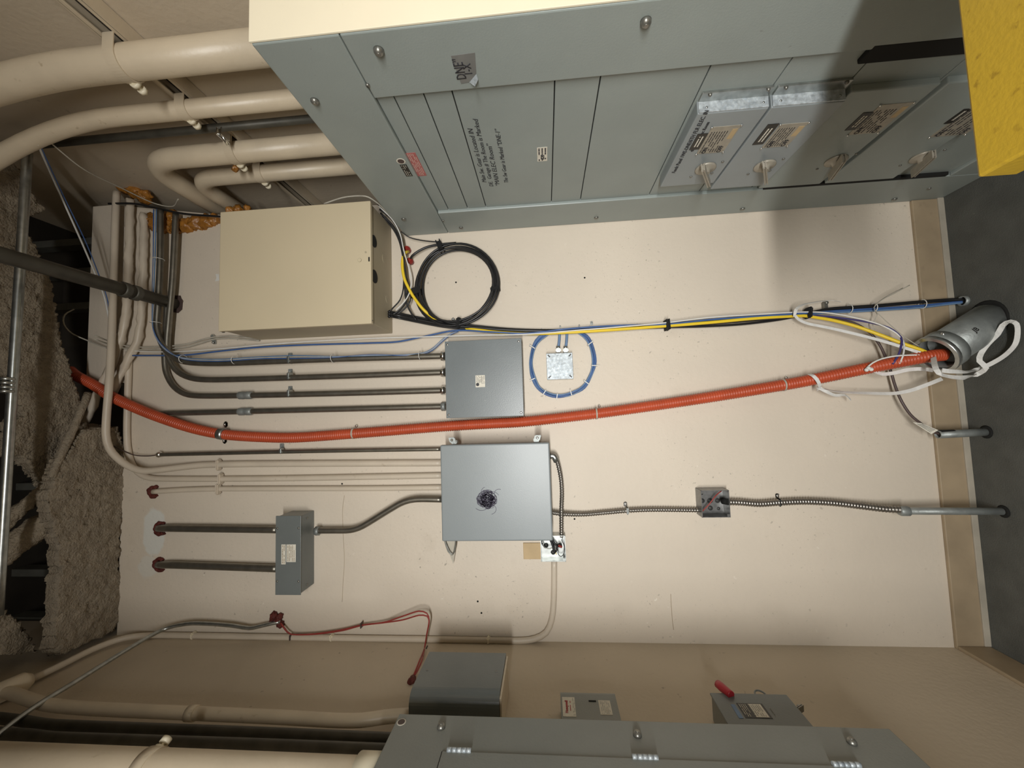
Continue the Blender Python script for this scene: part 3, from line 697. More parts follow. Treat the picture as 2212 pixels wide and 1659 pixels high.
for k, (pts, m, r) in enumerate(((((1190, 1160), (1196, 1172), (1204, 1182), (1200, 1192)), 'black', .004), (((1185, 1158), (1193, 1175), (1197, 1190), (1199, 1194)), 'black', .0045),
        (((1172, 1172), (1176, 1182), (1188, 1185), (1196, 1180)), 'bolt', .002), (((1170, 1168), (1171, 1176), (1178, 1184)), 'black', .0014), (((1205, 1183), (1206, 1197), (1212, 1202), (1218, 1196), (1219, 1182), (1213, 1165)), 'black', .0014),
        (((1200, 1190), (1201, 1195), (1202, 1198)), 'yellow', .0012))):
    G().rings(smooth(WP(pts, .032), .006), r, 7).build('lead', m, jb2)
a, b = W(1206, 1178, .036), W(1214, 1182, .036); G().cyl(a, b, .0042, 8).build('wire_nut', 'redcap', jb2)
a, b = W(1130, 1172), W(1170, 1207)
tag(G().box((b.x, -.006, b.z), (a.x, -.0003, a.z), .0015).build('plywood_offcut', 'wood'), 'tan plywood scrap on the wall beside the lead-filled junction box', 'board')
# flexible conduits
def flex(label, px, r, off, ends=True):
    P = WP(px, off); t = thing('flexible_conduit', label, 'conduit', P[0])
    corrug(G(), P, r, .0090, .0026, 12).build('armour', 'flex', t); return t
f1 = flex('flexible metal conduit from the enclosure to the open junction box below', [(1192, 1107, .03), (1215, 1110, .03), (1260, 1111), (1310, 1107), (1355, 1103), (1400, 1101), (1450, 1101), (1512, 1102)], .0092, .022)
f2 = flex('flexible metal conduit from the open junction box toward the floor stub', [(1572, 1084, .025), (1600, 1085), (1640, 1088), (1685, 1085), (1740, 1083), (1800, 1086, .03), (1860, 1093, .04), (1910, 1099, .055), (1948, 1101, .068)], .0125, .025)
f3 = flex('short flexible metal conduit dropping beside the enclosure to the lead-filled box', [(1200, 988, .045), (1206, 1005, .045), (1212, 1035, .04), (1214, 1065, .038), (1213, 1100, .04), (1213, 1160, .03)], .0088, .035)
for t, a, b in ((f1, 1355, 1103), (f2, 1683, 1085)):
    c = W(a, b, .024); G().obox(c, (1, 0, 0), (0, 1, 0), UZ, (.028, .028, .008), .004).build('strap', 'galv', t)
    d = W(a-4, b-14, .003); G().obox(d, (1, 0, 0), (0, 1, 0), UZ, (.016, .004, .012), .002).dome(d+V((0, -.002, 0)), (0, -1, 0), .004, .003, 8).build('strap_ear', 'bright', t)
c = W(1194, 984, .045); G().rings(fillet([c+V((-.002, 0, .014)), c+V((0, 0, -.004)), c+V((-.022, 0, -.014))], .012), .0115, 14).build('elbow_connector', 'galv', f3)
# floor stub of the third run
b3 = V((-.374, -.098, 0)); t3 = V((-.377, -.068, .272))
t = thing('conduit_stub', 'steel conduit stub rising from the floor into flexible conduit', 'conduit', b3)
G().rings([b3-V((0, 0, .02)), t3], .0118, 16).build('tube', 'galvdull', t)
d = (t3-b3).normalized(); G().rings([t3-d*.012, t3-d*.010, t3+d*.012, t3+d*.018], [.012, .0165, .0165, .013], 14).build('connector', 'galvdull', t)
G().rings([V((b3.x, b3.y, .0005)), V((b3.x, b3.y, .004))], [.020, .014], 18).build('floor_hole', 'gap', t)

# ------------------------------------------------------------------ cables along the back wall
# coil of black cable
cc = thing('cable_coil', 'big round coil of black cable hanging beside the beige cabinet', 'cable', W(986, 700, .03))
rnd = random.Random(11)
ctr = W(986, 616, .03)
for k in range(6):
    r0 = .149+.0045*k-.006; ph = rnd.uniform(0, 6.28); P = []
    for i in range(49):
        a = 2*math.pi*i/48
        rr = r0 + .004*math.sin(a*2+ph) + .003*math.sin(a*3+ph*2)
        P.append(V((ctr.x+math.cos(a)*rr, -.022-.010*((k*5) % 3)-.003*math.sin(a+ph), ctr.z+math.sin(a)*rr*.99)))
    G().rings(P, .0042, 8, cap=False).build('loop', 'black', cc)
def velcro(parent, px, py, dpx, off, L=.030, wd=.018, name='velcro_strap'):
    c = W(px, py, off); d = (W(px+dpx[0], py+dpx[1], off)-c).normalized(); n = V((0, -1, 0)); s = d.cross(n)
    return G().obox(c, d, s, n, (wd, L, .036), .004).build(name, 'velcro', parent)
velcro(cc, 951, 532, (10, -4), .032, .034); velcro(cc, 1070, 625, (1, 10), .032, .036); velcro(cc, 991, 698, (10, 1), .032, .040); velcro(cc, 897, 631, (3, 10), .032, .044)
c = W(979, 692, .006); tag(G().obox(c, (1, 0, 0), (0, 1, 0), UZ, (.022, .012, .012), .004).dome(c+V((.004, -.006, 0)), (0, -1, 0), .005, .003, 8).build('strap_ear', 'galv'), 'small metal strap ear showing inside the black coil', 'strap')
# black bundle off the cabinet
blk = [([(815, 440, .10), (835, 462, .09), (855, 485, .07), (866, 510, .06), (870, 545, .055), (872, 590, .05), (871, 625, .05), (864, 648, .05), (850, 664, .055), (842, 673, .06)], .0028, 'thin black cable looping from the cabinet to its lower corner'),
       ([(820, 452, .10), (845, 472, .085), (862, 500, .07), (870, 530, .06), (874, 580, .055), (875, 630, .05), (880, 660, .045), (892, 682, .04), (900, 692, .04)], .0036, 'black cable hanging from the cabinet to the cable bundle'),
       ([(822, 460, .095), (852, 492, .075), (866, 525, .065), (872, 560, .06), (878, 610, .05), (879, 640, .045), (872, 660, .045), (858, 674, .05), (846, 680, .055)], .0038, 'black cable curling from behind the yellow cable back to the cabinet corner'),
       ([(826, 466, .09), (850, 496, .075), (862, 520, .065), (869, 548, .06), (876, 592, .05), (886, 630, .045), (886, 650, .045), (873, 668, .045), (855, 680, .05)], .0030, 'black cable passing between the yellow cable and the coil')]
for pts, r, lb in blk: cable('black_cable', lb, 'cable', WP(pts), r, 'black', 8)
cable('white_cable', 'white cable draped among the black cables by the cabinet', 'cable', WP([(818, 445, .105), (848, 475, .09), (864, 505, .07), (872, 540, .07), (882, 575, .055), (888, 600, .05), (886, 628, .05), (875, 650, .05), (855, 670, .055)]), .0024, 'white', 7)
cable('black_cable', 'thin black cable swinging across to the top of the coil', 'cable', WP([(866, 500, .06), (885, 513, .04), (915, 520, .035), (948, 523, .035)]), .0024, 'black', 7)
cable('black_cable', 'black cable from a red bushing up into the coil', 'cable', WP([(886, 562, .02), (890, 553, .035), (905, 542, .035), (925, 533, .033), (951, 528, .032), (985, 525, .032)]), .0046, 'black', 8)
cable('white_cable', 'white cable arching over the top of the beige cabinet', 'cable', [W(700, 440, .17), W(745, 426, .18), W(790, 424, .19), W(812, 436, .17), W(830, 452, .13), W(850, 474, .08)], .0028, 'whitedull', 7)
for (a, b, lb) in ((883, 542, 'red bushing where the yellow cable leaves the wall'), (889, 567, 'red bushing where a black cable leaves the wall')):
    c = W(a, b, 0); tag(G().cyl(c, c+V((0, -.022, 0)), .0115, 12).cyl(c+V((0, -.010, 0)), c+V((0, -.030, 0)), .0090, 12).build('bushing', 'redcap'), lb, 'bushing')
yc = thing('yellow_cable', 'thick yellow cable running from its bushing to the big floor conduit', 'cable', W(1150, 720, .03))
ypts = [(882, 543, .028), (873, 549, .055), (869, 570, .06), (873, 600, .06), (884, 625, .055), (896, 645, .05), (918, 672, .045), (950, 695, .012), (985, 706, .010), (1020, 711, .03), (1080, 718, .035), (1150, 721, .038), (1230, 718, .038), (1300, 714, .038), (1440, 704, .038), (1540, 696, .038), (1640, 687, .038), (1735, 682, .04), (1765, 686, .042), (1800, 692, .048), (1850, 705, .065), (1900, 723, .085), (1950, 742, .105), (1990, 756, .12), (2020, 768, .125), (2050, 760, .12)]
G().rings(smooth(WP(ypts), .012), .0058, 10).build('jacket', 'yellow', yc)
velcro(yc, 1441, 702, (10, -1), .036, .030, .011); velcro(yc, 1746, 676, (10, 1), .038, .040, .014)
# black bundle
for k, (dy, r, off) in enumerate(((0, .0062, .030), (-5, .0045, .024), (5, .0045, .024))):
    cable('black_cable', ['thickest black cable of the bundle running under the coil to the floor sleeve', 'black cable on the right of the bundle running under the coil', 'black cable on the left of the bundle running under the coil'][k], 'cable',
          WP([(842, 678+dy, .05), (862, 682+dy), (900, 690+dy), (960, 701+dy), (1020, 707+dy*.8), (1100, 713+dy*.5), (1180, 715+dy*.4), (1260, 713+dy*.4), (1350, 708+dy*.5), (1440, 703+dy*.8), (1520, 699+dy*1.2), (1600, 693+dy*1.5), (1680, 686+dy), (1740, 678+dy*.3), (1790, 668+dy*.2), (1840, 664+dy*.2), (1900, 660), (1980, 653), (2050, 648, .035), (2085, 647, .045)], off), r, 'black', 8)
g = G(); 
for k in range(3):
    c = W(842, 674+k*5, .05); g.rings([c+V((0, .0, .004)), c+V((.002, -.004, -.004))], .006, 8)
tag(g.build('cable_tail', 'black'), 'knot of black cable ends at the lower cabinet corner', 'cable')
# blue and white long runs
cable('blue_cable', 'blue cable crossing below the beige cabinet and on to the floor sleeve', 'cable', WP([(285, 768, .03), (330, 768, .03), (400, 767, .05), (480, 758, .05), (560, 750, .04), (660, 745, .03), (800, 741, .03), (860, 738, .03), (920, 726, .03), (985, 714, .035), (1060, 717, .04), (1140, 720, .042), (1220, 711, .044), (1300, 705, .042), (1380, 702, .04), (1440, 701, .04), (1530, 691, .04), (1640, 683, .04), (1735, 677, .045), (1800, 672, .035), (1850, 669, .03), (1950, 663, .03), (2000, 659, .03), (2050, 654, .035), (2085, 651, .045)]), .0034, 'blue', 8)
cable('blue_cable', 'pale blue cable tied along the sleeve bundle above the floor', 'cable', WP([(1730, 683, .035), (1780, 676, .03), (1850, 673, .028), (1950, 667, .028), (2000, 663, .03), (2050, 657, .035), (2085, 653, .045)]), .0034, 'bluepale', 8)
cable('white_cable', 'white cable strung straight below the beige cabinet toward the floor', 'cable', WP([(285, 758, .03), (340, 760, .03), (400, 759, .05), (480, 753, .05), (580, 744, .045), (680, 737, .04), (800, 731, .04), (900, 728, .04), (1040, 724, .044), (1140, 722, .046), (1240, 714, .046), (1340, 706, .046), (1440, 697, .046), (1530, 686, .046), (1620, 680, .046), (1735, 674, .048), (1790, 676, .055), (1850, 687, .07), (1900, 701, .09), (1936, 720, .10), (1951, 737, .11), (1953, 752, .12), (1950, 770, .125), (1943, 786, .122)]), .0026, 'white', 7)
cable('blue_cable', 'dark blue cable arching over the orange duct by the big floor conduit', 'cable', WP([(1735, 680, .04), (1800, 685, .05), (1870, 695, .07), (1920, 708, .09), (1946, 728, .105), (1947, 746, .115), (1941, 766, .12), (1928, 787, .118)]), .0032, 'navy', 7)
cable('black_cable', 'black cable swerving behind the white tape to the small floor stub', 'cable', WP([(1740, 682, .028), (1800, 688, .03), (1845, 698, .04), (1878, 718, .05), (1900, 745, .055), (1914, 775, .05), (1925, 805, .045), (1934, 835, .05), (1947, 866, .06), (1966, 895, .065), (1988, 914, .07), (2018, 934, .07), (2040, 938, .07)]), .0044, 'oldcable', 8)
# blue pair tied to the first conduit
for k in range(3):
    cable('blue_cable', ['blue cable tied on top of the first steel conduit', 'pale grey cable tied beside the first steel conduit', 'blue cable tied under the first steel conduit'][k], 'cable',
          WP([(338-k*3, 452, .070), (335-k*2, 560, .073), (331-k, 650, .073), (330, 705, .073), (340+k, 735, .073), (360+k*2, 758, .073), (388, 771+k, .073), (420, 775+k*2, .071), (480, 776+k*2, .069), (560, 771+k*2, .066), (640, 768+k*3, .066), (720, 770+k, .066), (800, 768-k, .066), (880, 766+k, .064), (915, 762+k, .05), (935, 752+k*2, .032), (955, 734+k*2, .03), (975, 720+k, .03), (990, 716, .03)]), .0021, ('bluepale', 'whitedull', 'blue')[k], 7)
for i, (a, b) in enumerate(((508, 778), (720, 774), (908, 768), (343, 560), (336, 697), (396, 776))):
    c = W(a, b, .060); hz = i in (3, 4)
    P = []
    for k in range(13):
        an = 2*math.pi*k/12; e = V((0, 0, 1)) if hz else V((1, 0, 0))
        P.append(c + e*math.cos(an)*.0165 + V((0, 1, 0))*math.sin(an)*.021)
    tag(G().rings(P, .0013, 5, cap=False).build('cable_tie', 'white'), ['cable tie at the bend end of the first conduit, near the strap', 'cable tie midway along the first conduit', 'cable tie nearest the screw-cover box on the first conduit', 'cable tie high on the crossing part of the first conduit', 'cable tie just before the first conduit bends down', 'cable tie in the bend of the first conduit'][i], 'tie')
for k, lb in enumerate(('upper white cable passing through the small clamp by the beige cabinet', 'lower white cable passing through the small clamp by the beige cabinet')):
    cable('white_cable', lb, 'cable', WP([(205, 725+k*8, .12), (250, 742+k*6, .03), (290, 749+k*6, .02), (345, 749+k*5, .02), (400, 744+k*6, .02), (440, 733+k*6, .02), (465, 728+k*4, .02), (500, 726+k*5, .015), (560, 732+k*4, .012)]), .0028, 'whitedull', 7)
c = W(460, 730, .01); tag(G().obox(c, (1, 0, 0), (0, 1, 0), UZ, (.030, .020, .010), .004).dome(c+V((-.02, -.004, -.004)), (0, -1, 0), .005, .004, 8).obox(c+V((-.017, .005, -.004)), (1, 0, 0), (0, 1, 0), UZ, (.016, .006, .012), .001).build('cable_clamp', 'galv'), 'small metal cable clamp at the top corner of the beige cabinet', 'clamp')
cable('white_cable', 'white and blue cable pair dropping from the ceiling behind the steel pipe', 'cable', [FZ(82, 312, 3.0), W(130, 420, .20), W(175, 520, .14), W(205, 590, .10), W(225, 640, .07), W(236, 690, .03), W(250, 740, .01)], .0032, 'white', 7)
cable('blue_cable', 'blue cable dropping from the ceiling behind the steel pipe', 'cable', [FZ(86, 312, 3.0), W(138, 425, .20), W(184, 520, .14), W(212, 590, .10), W(230, 640, .07), W(240, 690, .03), W(254, 740, .01)], .0020, 'blue', 7)
cable('thin_cable', 'thin pale cord slung across to the first cream elbow', 'cable', [V((.9, -.45, 3.0)), SX(180, 365, .88), SX(260, 405, .90), W(330, 438, .08), W(372, 446, .06), W(385, 430, .10)], .0022, 'whitedull', 6)
cable('thin_cable', 'loose pale cable looping in the dark gap above the wall', 'cable', WP([(160, 668, .02), (140, 680, .05), (138, 700, .06), (155, 720, .05), (195, 738, .03), (230, 752, .02)]), .0028, 'whitedull', 6)
cable('black_cable', 'black cable stretched along the corner above the amber foam', 'cable', [W(235, 440, .05), W(290, 440, .06), W(340, 450, .05), W(400, 462, .06), W(480, 468, .08)], .0045, 'black', 7)
# blue coil and its leads
bc = thing('cable_coil', 'oval coil of blue cable round the galvanised junction box', 'cable', W(1213, 862, .015))
rnd = random.Random(5)
for k in range(6):
    s = 1-.018*k; P = []
    base = [(1268, 724), (1280, 745), (1287, 780), (1280, 810), (1262, 838), (1235, 853), (1210, 859), (1185, 855), (1162, 840), (1148, 812), (1144, 785), (1148, 755), (1157, 735), (1172, 722)]
    P = [W(1214+(a-1214)*s+rnd.uniform(-1.2, 1.2), 790+(b-790)*s+rnd.uniform(-1.2, 1.2), .012+.004*(k % 3)) for a, b in base]
    P = [W(1240, 714, .03)] + P + [W(1195, 715, .03)]
    G().rings(smooth(P, .012), .0026, 7).build('loop', ('blue', 'bluepale')[k % 2], bc)
for (a, b) in ((1275, 742), (1284, 790), (1266, 826), (1203, 857), (1176, 848), (1150, 820), (1150, 750), (1233, 848)):
    c = W(a, b, .016); G().obox(c, W(1214, 790, .016)-c, (0, 1, 0), (W(1214, 790, .016)-c).cross(V((0, 1, 0))), (.024, .020, .003), .001).build('tie', 'white', bc)
for px, lb in ((1206, 'pair of blue cables entering the galvanised box, upper one'), (1222, 'pair of blue cables entering the galvanised box, lower one')):
    cable('blue_cable', lb, 'cable', WP([(px+3, 716, .03), (px+2, 735, .03), (px, 752, .026)]), .0052, 'bluepale', 8)
for i, (a, b) in enumerate(((1278, 698), (1170, 712), (1210, 706), (1251, 704))):
    c = W(a, b, .006); tag(G().obox(c, (1, 0, 0), (0, 1, 0), UZ, (.014, .010, .010) if i == 0 else (.008, .012, .006), .002).dome(c+V((.001, -.005, 0)), (0, -1, 0), .003, .002, 8).build('strap_ear', 'galv'), ['larger bright strap ear above the blue coil', 'small strap ear first above the blue coil', 'small strap ear second above the blue coil', 'small strap ear third above the blue coil'][i], 'strap')

# ------------------------------------------------------------------ orange innerduct
od = thing('orange_duct', 'long corrugated orange duct sagging across the back wall', 'duct', W(1130, 911, .03))
opx = [(150, 800, .05), (165, 812, .05), (200, 830, .05), (240, 856, .05), (300, 884, .052), (360, 907, .052), (420, 926, .045), (480, 938, .036), (560, 944, .034), (640, 945, .034), (770, 936, .034), (960, 921, .04), (1060, 915, .045), (1130, 911, .045), (1290, 893, .036), (1500, 863, .04), (1690, 832, .05), (1755, 820, .058), (1870, 796, .085), (1950, 780, .11), (2005, 770, .125), (2040, 766, .12)]
corrug(G(), WP(opx), .0205, .0085, .0034, 16).build('duct', 'orange', od)
c, e = W(476, 937, .036), W(484, 938, .036)
G().rings([c+(c-e)*.25, e+(e-c)*.25], .0235, 20).build('strap', 'galv', od)
for (a, b) in ((487, 917), (485, 952)): d = W(a, b, .006); G().obox(d, (1, 0, 0), (0, 1, 0), UZ, (.024, .008, .016), .004).dome(d+V((0, -.004, 0)), (0, -1, 0), .005, .004, 8).build('strap_ear', 'bright', od)
for (a, b, dx, dy, off) in ((764, 936, 10, -.7, .034), (1288, 893, 10, -1.3, .036), (1692, 832, 10, -1.7, .05)):
    c, d = W(a-1.5, b, off), W(a+1.5, b-dy*-.15, off); G().rings([c, d], .0217, 18).build('tie', 'whitedull', od)
    q = W(a+6, b-16-.0, .008); G().dome(q, (0, -1, 0), .0055, .006, 10).build('tie_screw', 'bright', od)
# ------------------------------------------------------------------ floor conduits
# leaning rigid conduit
b0, b1 = V((.248, -.112, -.01)), W(2018, 768, .135)
ax = (b1-b0).normalized()
bs = thing('rigid_conduit', 'fat leaning galvanised conduit stub holding the orange duct', 'conduit', V((.248, -.112, 0)))
def hollow(g, a, b, ro, ri, n=28):
    t = (b-a).normalized(); nx = t.orthogonal().normalized(); ny = t.cross(nx)
    R = []
    for p, r in ((a, ri), (a, ro), (b, ro), (b, ri)): R.append([g.bm.verts.new(p+(nx*math.cos(2*math.pi*k/n)+ny*math.sin(2*math.pi*k/n))*r) for k in range(n)])
    for i in range(4):
        for k in range(n):
            f = g.bm.faces.new((R[i][k], R[i][(k+1) % n], R[(i+1) % 4][(k+1) % n], R[(i+1) % 4][k])); f.smooth = i in (1, 3)
    return g
hollow(G(), b0, b1-ax*.045, .0575, .052).build('tube', 'galvdull', bs)
hollow(G(), b1-ax*.050, b1-ax*.014, .0635, .052).build('coupling', 'galvdull', bs)
hollow(G(), b1-ax*.014, b1, .0650, .054).build('bushing', 'galv', bs)
G().rings([b0+ax*.04, b0+ax*.041], .052, 20).build('dark_inside', 'gap', bs)
G().rings([V((.248, -.112, .0005)), V((.248, -.112, .003))], [.066, .060], 26).build('floor_hole', 'gap', bs)
cpt = b1-ax*.032; sd = V((.75, -.5, .3)).normalized(); sd = (sd-ax*sd.dot(ax)).normalized()
G().dome(cpt+sd*.0635, sd, .006, .006, 10).build('set_screw', 'bright', bs)
m = (b0+b1)/2+ax*.01; nrm = (CAM-m).normalized(); nrm = (nrm-ax*nrm.dot(ax)).normalized(); rr = ax.cross(nrm)
text('embossing', 'JB', m+nrm*.0580-ax*.002-rr*.012+V((0, 0, .01)), ax*-1, rr, .020, 'blackplate', bs, bold=.0002)
# small stubs
s2b, s2t = V((-.12, -.072, 0)), V((-.125, -.072, .150))
t = thing('conduit_stub', 'short open steel stub taking the black cable with a paper tag', 'conduit', s2b)
hollow(G(), s2b-V((0, 0, .01)), s2t, .0130, .0108, 18).build('tube', 'galvdull', t)
G().rings([s2b+V((0, 0, .1)), s2b+V((0, 0, .145))], .0106, 14).build('dark_inside', 'gap', t)
G().rings([V((s2b.x, s2b.y, .0005)), V((s2b.x, s2b.y, .004))], [.022, .016], 18).build('floor_hole', 'gap', t)
q = [W(1972, 912, .085), W(1990, 914, .085), W(2027, 929, .085), W(2012, 938, .080)]
tgo = thing('paper_tag', 'printed paper tag hanging on the black cable at the small stub', 'tag', q[0])
G().prism(q, (0, .0008, 0)).build('paper', 'paper', tgo)
d = (q[2]-q[1]).normalized(); u2 = (q[1]-q[0]).normalized()
g = G()
for k in range(4):
    a = q[0].lerp(q[1], .2+.2*k); b = q[3].lerp(q[2], .2+.2*k); g.ribbon([a.lerp(b, .12)+V((0, -.0006, 0)), a.lerp(b, .88)+V((0, -.0006, 0))], [V((0, -1, 0))]*2, .0012, .0003)
g.build('print', 'bolt', tgo)
s3 = V((.330, -.051, 0))
t = thing('floor_sleeve', 'small dark floor sleeve swallowing the black and blue cables', 'sleeve', s3)
hollow(G(), V((.330, -.051, -.01)), V((.330, -.051, .012)), .017, .0145, 18).build('ring', 'galvdull', t)
G().rings([V((.330, -.051, .0005)), V((.330, -.051, .003))], .0145, 16).build('dark_inside', 'gap', t)
for i, (a, b) in enumerate(((1835, 667), (1993, 657), (1888, 664))):
    c = W(a, b, .03); P = [c+V((math.cos(2*math.pi*k/12)*.0155, math.sin(2*math.pi*k/12)*.016, 0)) for k in range(13)]
    tag(G().rings(P, .0014, 5, cap=False).build('cable_tie', 'white'), ['cable tie highest on the sleeve bundle', 'cable tie lowest on the sleeve bundle over the baseboard', 'string tie midway on the sleeve bundle'][i], 'tie')
cable('string', 'frayed pale string tied to the sleeve bundle, end sticking up', 'string', WP([(1965, 616, .06), (1935, 632, .06), (1905, 648, .055), (1888, 664, .05), (1895, 680, .05), (1885, 700, .045), (1890, 712, .045)]), .0014, 'whitedull', 6)
cable('string', 'second string strand drooping from the sleeve bundle to the floor conduit', 'string', WP([(1950, 622, .05), (1912, 642, .05), (1888, 664, .05), (1905, 685, .07), (1930, 708, .09), (1960, 732, .12), (1985, 748, .13)]), .0011, 'whitedull', 6)
# white woven pull tape
def tape(label, pts, nr, wd=.013):
    P = smooth(pts, .01); n = len(P); nn = [V(nr[0]).lerp(V(nr[1]), i/(n-1)) for i in range(n)]
    return tag(G().ribbon(P, nn, wd, .0010).build('pull_tape', 'tape'), label, 'tape')
NW = V((0, -1, 0))
tape('white pull tape stretched from the strap knot into the big conduit', WP([(1716, 680, .055), (1725, 690, .055), (1745, 699, .058), (1790, 708, .065), (1850, 722, .08), (1900, 735, .095), (1950, 750, .115), (2003, 767, .13)]), (V((.2, -1, 0)), NW), .010)
tape('loose grey pull tape end curling over the strap above the wires', WP([(1716, 684, .06), (1720, 668, .07), (1735, 658, .065), (1765, 652, .055), (1795, 649, .05), (1816, 652, .045)]), (V((1, -.6, 0)), V((1, -.3, 0))), .010)
tape('pull tape band wrapped once round the orange duct', WP([(1748, 808, .065), (1757, 812, .083), (1766, 822, .088), (1771, 834, .078), (1768, 843, .06)]), (NW, NW), .012)
tape('short twisted pull tape tail below the orange duct', WP([(1766, 836, .07), (1785, 846, .065), (1805, 854, .06), (1825, 853, .055), (1838, 864, .05)]), (V((0, -1, .4)), V((.8, -.6, .2))), .011)
tape('long pull tape drooping under the duct to the baseboard', WP([(1768, 838, .07), (1810, 846, .065), (1870, 849, .06), (1930, 850, .06), (1965, 844, .065), (2000, 832, .07), (2035, 818, .08)]), (V((.9, -.3, 0)), V((.1, -1, .3))), .012)
tape('pull tape strip lying just below the orange duct end', WP([(1888, 801, .095), (1905, 808, .095), (1930, 806, .10), (1960, 799, .105), (1990, 797, .11), (2015, 800, .11)]), (V((.4, -1, 0)), NW), .012)
cable('white_cable', 'thin white cord bowing from the duct knot into the big conduit', 'cable', WP([(1872, 795, .108), (1885, 784, .112), (1905, 775, .118), (1935, 769, .125), (1970, 767, .13), (2000, 767, .133)]), .0026, 'white', 7)
g = G(); 
for a, b in ((1876, 795), (1882, 798), (1872, 799)):
    c = W(a, b, .112); res = bmesh.ops.create_icosphere(g.bm, subdivisions=2, radius=.0065)
    for v in res['verts']: v.co += c
tag(g.build('tape_knot', 'tape'), 'white tape knot on the end of the orange duct', 'knot')
loop = [W(2016, 772, .15), W(2020, 792, .20), W(2028, 806, .215), W(2048, 813, .21), W(2078, 816, .20), FZ(2108, 810, .05), FZ(2130, 795, .045), FZ(2116, 780, .055), FZ(2119, 764, .06), FZ(2135, 742, .05), FZ(2155, 722, .04), FZ(2166, 703, .04), FZ(2182, 694, .035), FZ(2196, 700, .03), FZ(2198, 722, .02), FZ(2192, 745, .015), FZ(2170, 768, .012), FZ(2140, 786, .02), FZ(2115, 797, .04), W(2085, 803, .20), W(2050, 802, .21), W(2035, 800, .21)]
P = smooth(loop, .01); n = len(P)
nn = []
for i in range(n):
    a = i/(n-1)*math.pi*5
    nn.append(V((math.sin(a)*.6, -.8, .6+.4*math.cos(a))))
tag(G().ribbon(P, nn, .0135, .001).build('pull_tape', 'tape'), 'twisted white pull tape loop hanging over the big conduit to the floor', 'tape')
# strap on the wall holding the sleeve bundle
c = W(1782, 660, .012); tag(G().obox(c, (1, 0, 0), (0, 1, 0), UZ, (.030, .022, .012), .004).dome(c+V((.008, -.011, 0)), (0, -1, 0), .006, .004, 10).build('cable_clamp', 'bolt'), 'dark metal clamp gripping the sleeve bundle beside the strap knot', 'clamp')

# ------------------------------------------------------------------ conduit along the left corner, red wires
lc = thing('painted_conduit', 'cream conduit from the lead-filled box running up the left corner', 'conduit', W(1197, 1212, .015))
pts = [W(1197, 1210, .015), W(1197, 1250, .014), W(1196, 1300, .013), W(1192, 1338, .013), W(1180, 1366, .013), W(1155, 1380, .013), W(1120, 1384, .013), W(1000, 1382, .013), W(800, 1379, .013), W(600, 1376, .013), W(420, 1373, .014), W(340, 1372, .016), SX(290, 1375, -.833), SX(255, 1382, -.833), SX(200, 1403, -.833), SX(130, 1438, -.833), SX(62, 1470, -.833)]
G().rings(smooth(pts, .02), .0108, 14).build('tube', 'pipepaint', lc)
for (a, b) in ((717, 1376), (1055, 1382), (418, 1372)):
    c = W(a, b, .013); G().obox(c, (1, 0, 0), (0, 1, 0), UZ, (.024, .026, .012), .004).build('strap', 'creamside', lc)
c0, c1 = SX(70, 1466, -.818), SX(-20, 1505, -.818)
G().rings([c0, c0.lerp(c1, .12), c0.lerp(c1, .2), c1], [.016, .024, .030, .030], 16).build('conduit_body', 'creampaint', lc)
sc = thing('steel_conduit', 'bright bent conduit leaving red putty and crossing the left corner', 'conduit', W(597, 1345, .02))
pts = [W(606, 1343, .012), W(590, 1346, .02), W(560, 1353, .03), W(539, 1357, .034), W(498, 1351, .036), W(440, 1347, .038), W(400, 1348, .04)] + [SX(a, b, -.80) for a, b in ((350, 1361), (277, 1402), (166, 1471), (69, 1531), (-30, 1606))]
G().rings(smooth(pts, .02), .0072, 12).build('tube', 'galv', sc)
blob('firestop_putty', 'putty', [(592, 1330, .014), (600, 1340, .015), (606, 1348, .013), (588, 1342, .012), (604, 1332, .012)], .008, .016, 'ragged red putty lump where the bright bent conduit and red wires meet', 'putty', seed=8)
for k, lb in enumerate(('upper of two red wires sagging from the putty lump to the left wall', 'lower of two red wires sagging from the putty lump to the left wall')):
    pts = WP([(606, 1345, .02), (615, 1357+k*2, .025), (628, 1370, .028), (680, 1369+k, .025), (740, 1360+k*2, .022), (782, 1350+k, .022), (830, 1344+k, .03), (870, 1331+k*8, .045), (905, 1320+k*9, .055), (922, 1325+k*6, .06), (927, 1340+k*3, .06), (922, 1370, .06), (917, 1400, .05)]) + [SX(912-k*5, 1425, -.82), SX(902-k*4, 1448, -.835), SX(889, 1470, -.85)]
    cable('red_wire', lb, 'wire', pts, .0026, 'redwire', 7)
for (a, b, off, lb) in ((628, 1376, .02, 'dark tie fixing the red wires to the corner conduit'), (781, 1350, .022, 'dark tie midway along the red wires'), (922, 1403, .05, 'dark tie on the red wires above the round-edged box')):
    c = W(a, b, off); tag(G().obox(c, (1, 0, 0), (0, 1, 0), UZ, (.020, .018, .004), .001).build('cable_tie', 'oldcable'), lb, 'tie')
c = SX(889, 1470, XL+.006); g = G(); res = bmesh.ops.create_icosphere(g.bm, subdivisions=3, radius=.016)
for v in res['verts']: v.co = c + V((v.co.x*.8, v.co.y*.9, v.co.z*.8))*(1+.5*noise.noise(v.co*70))
tag(g.build('firestop_putty', 'putty'), 'dark red putty dab where the red wires enter the left wall', 'putty')

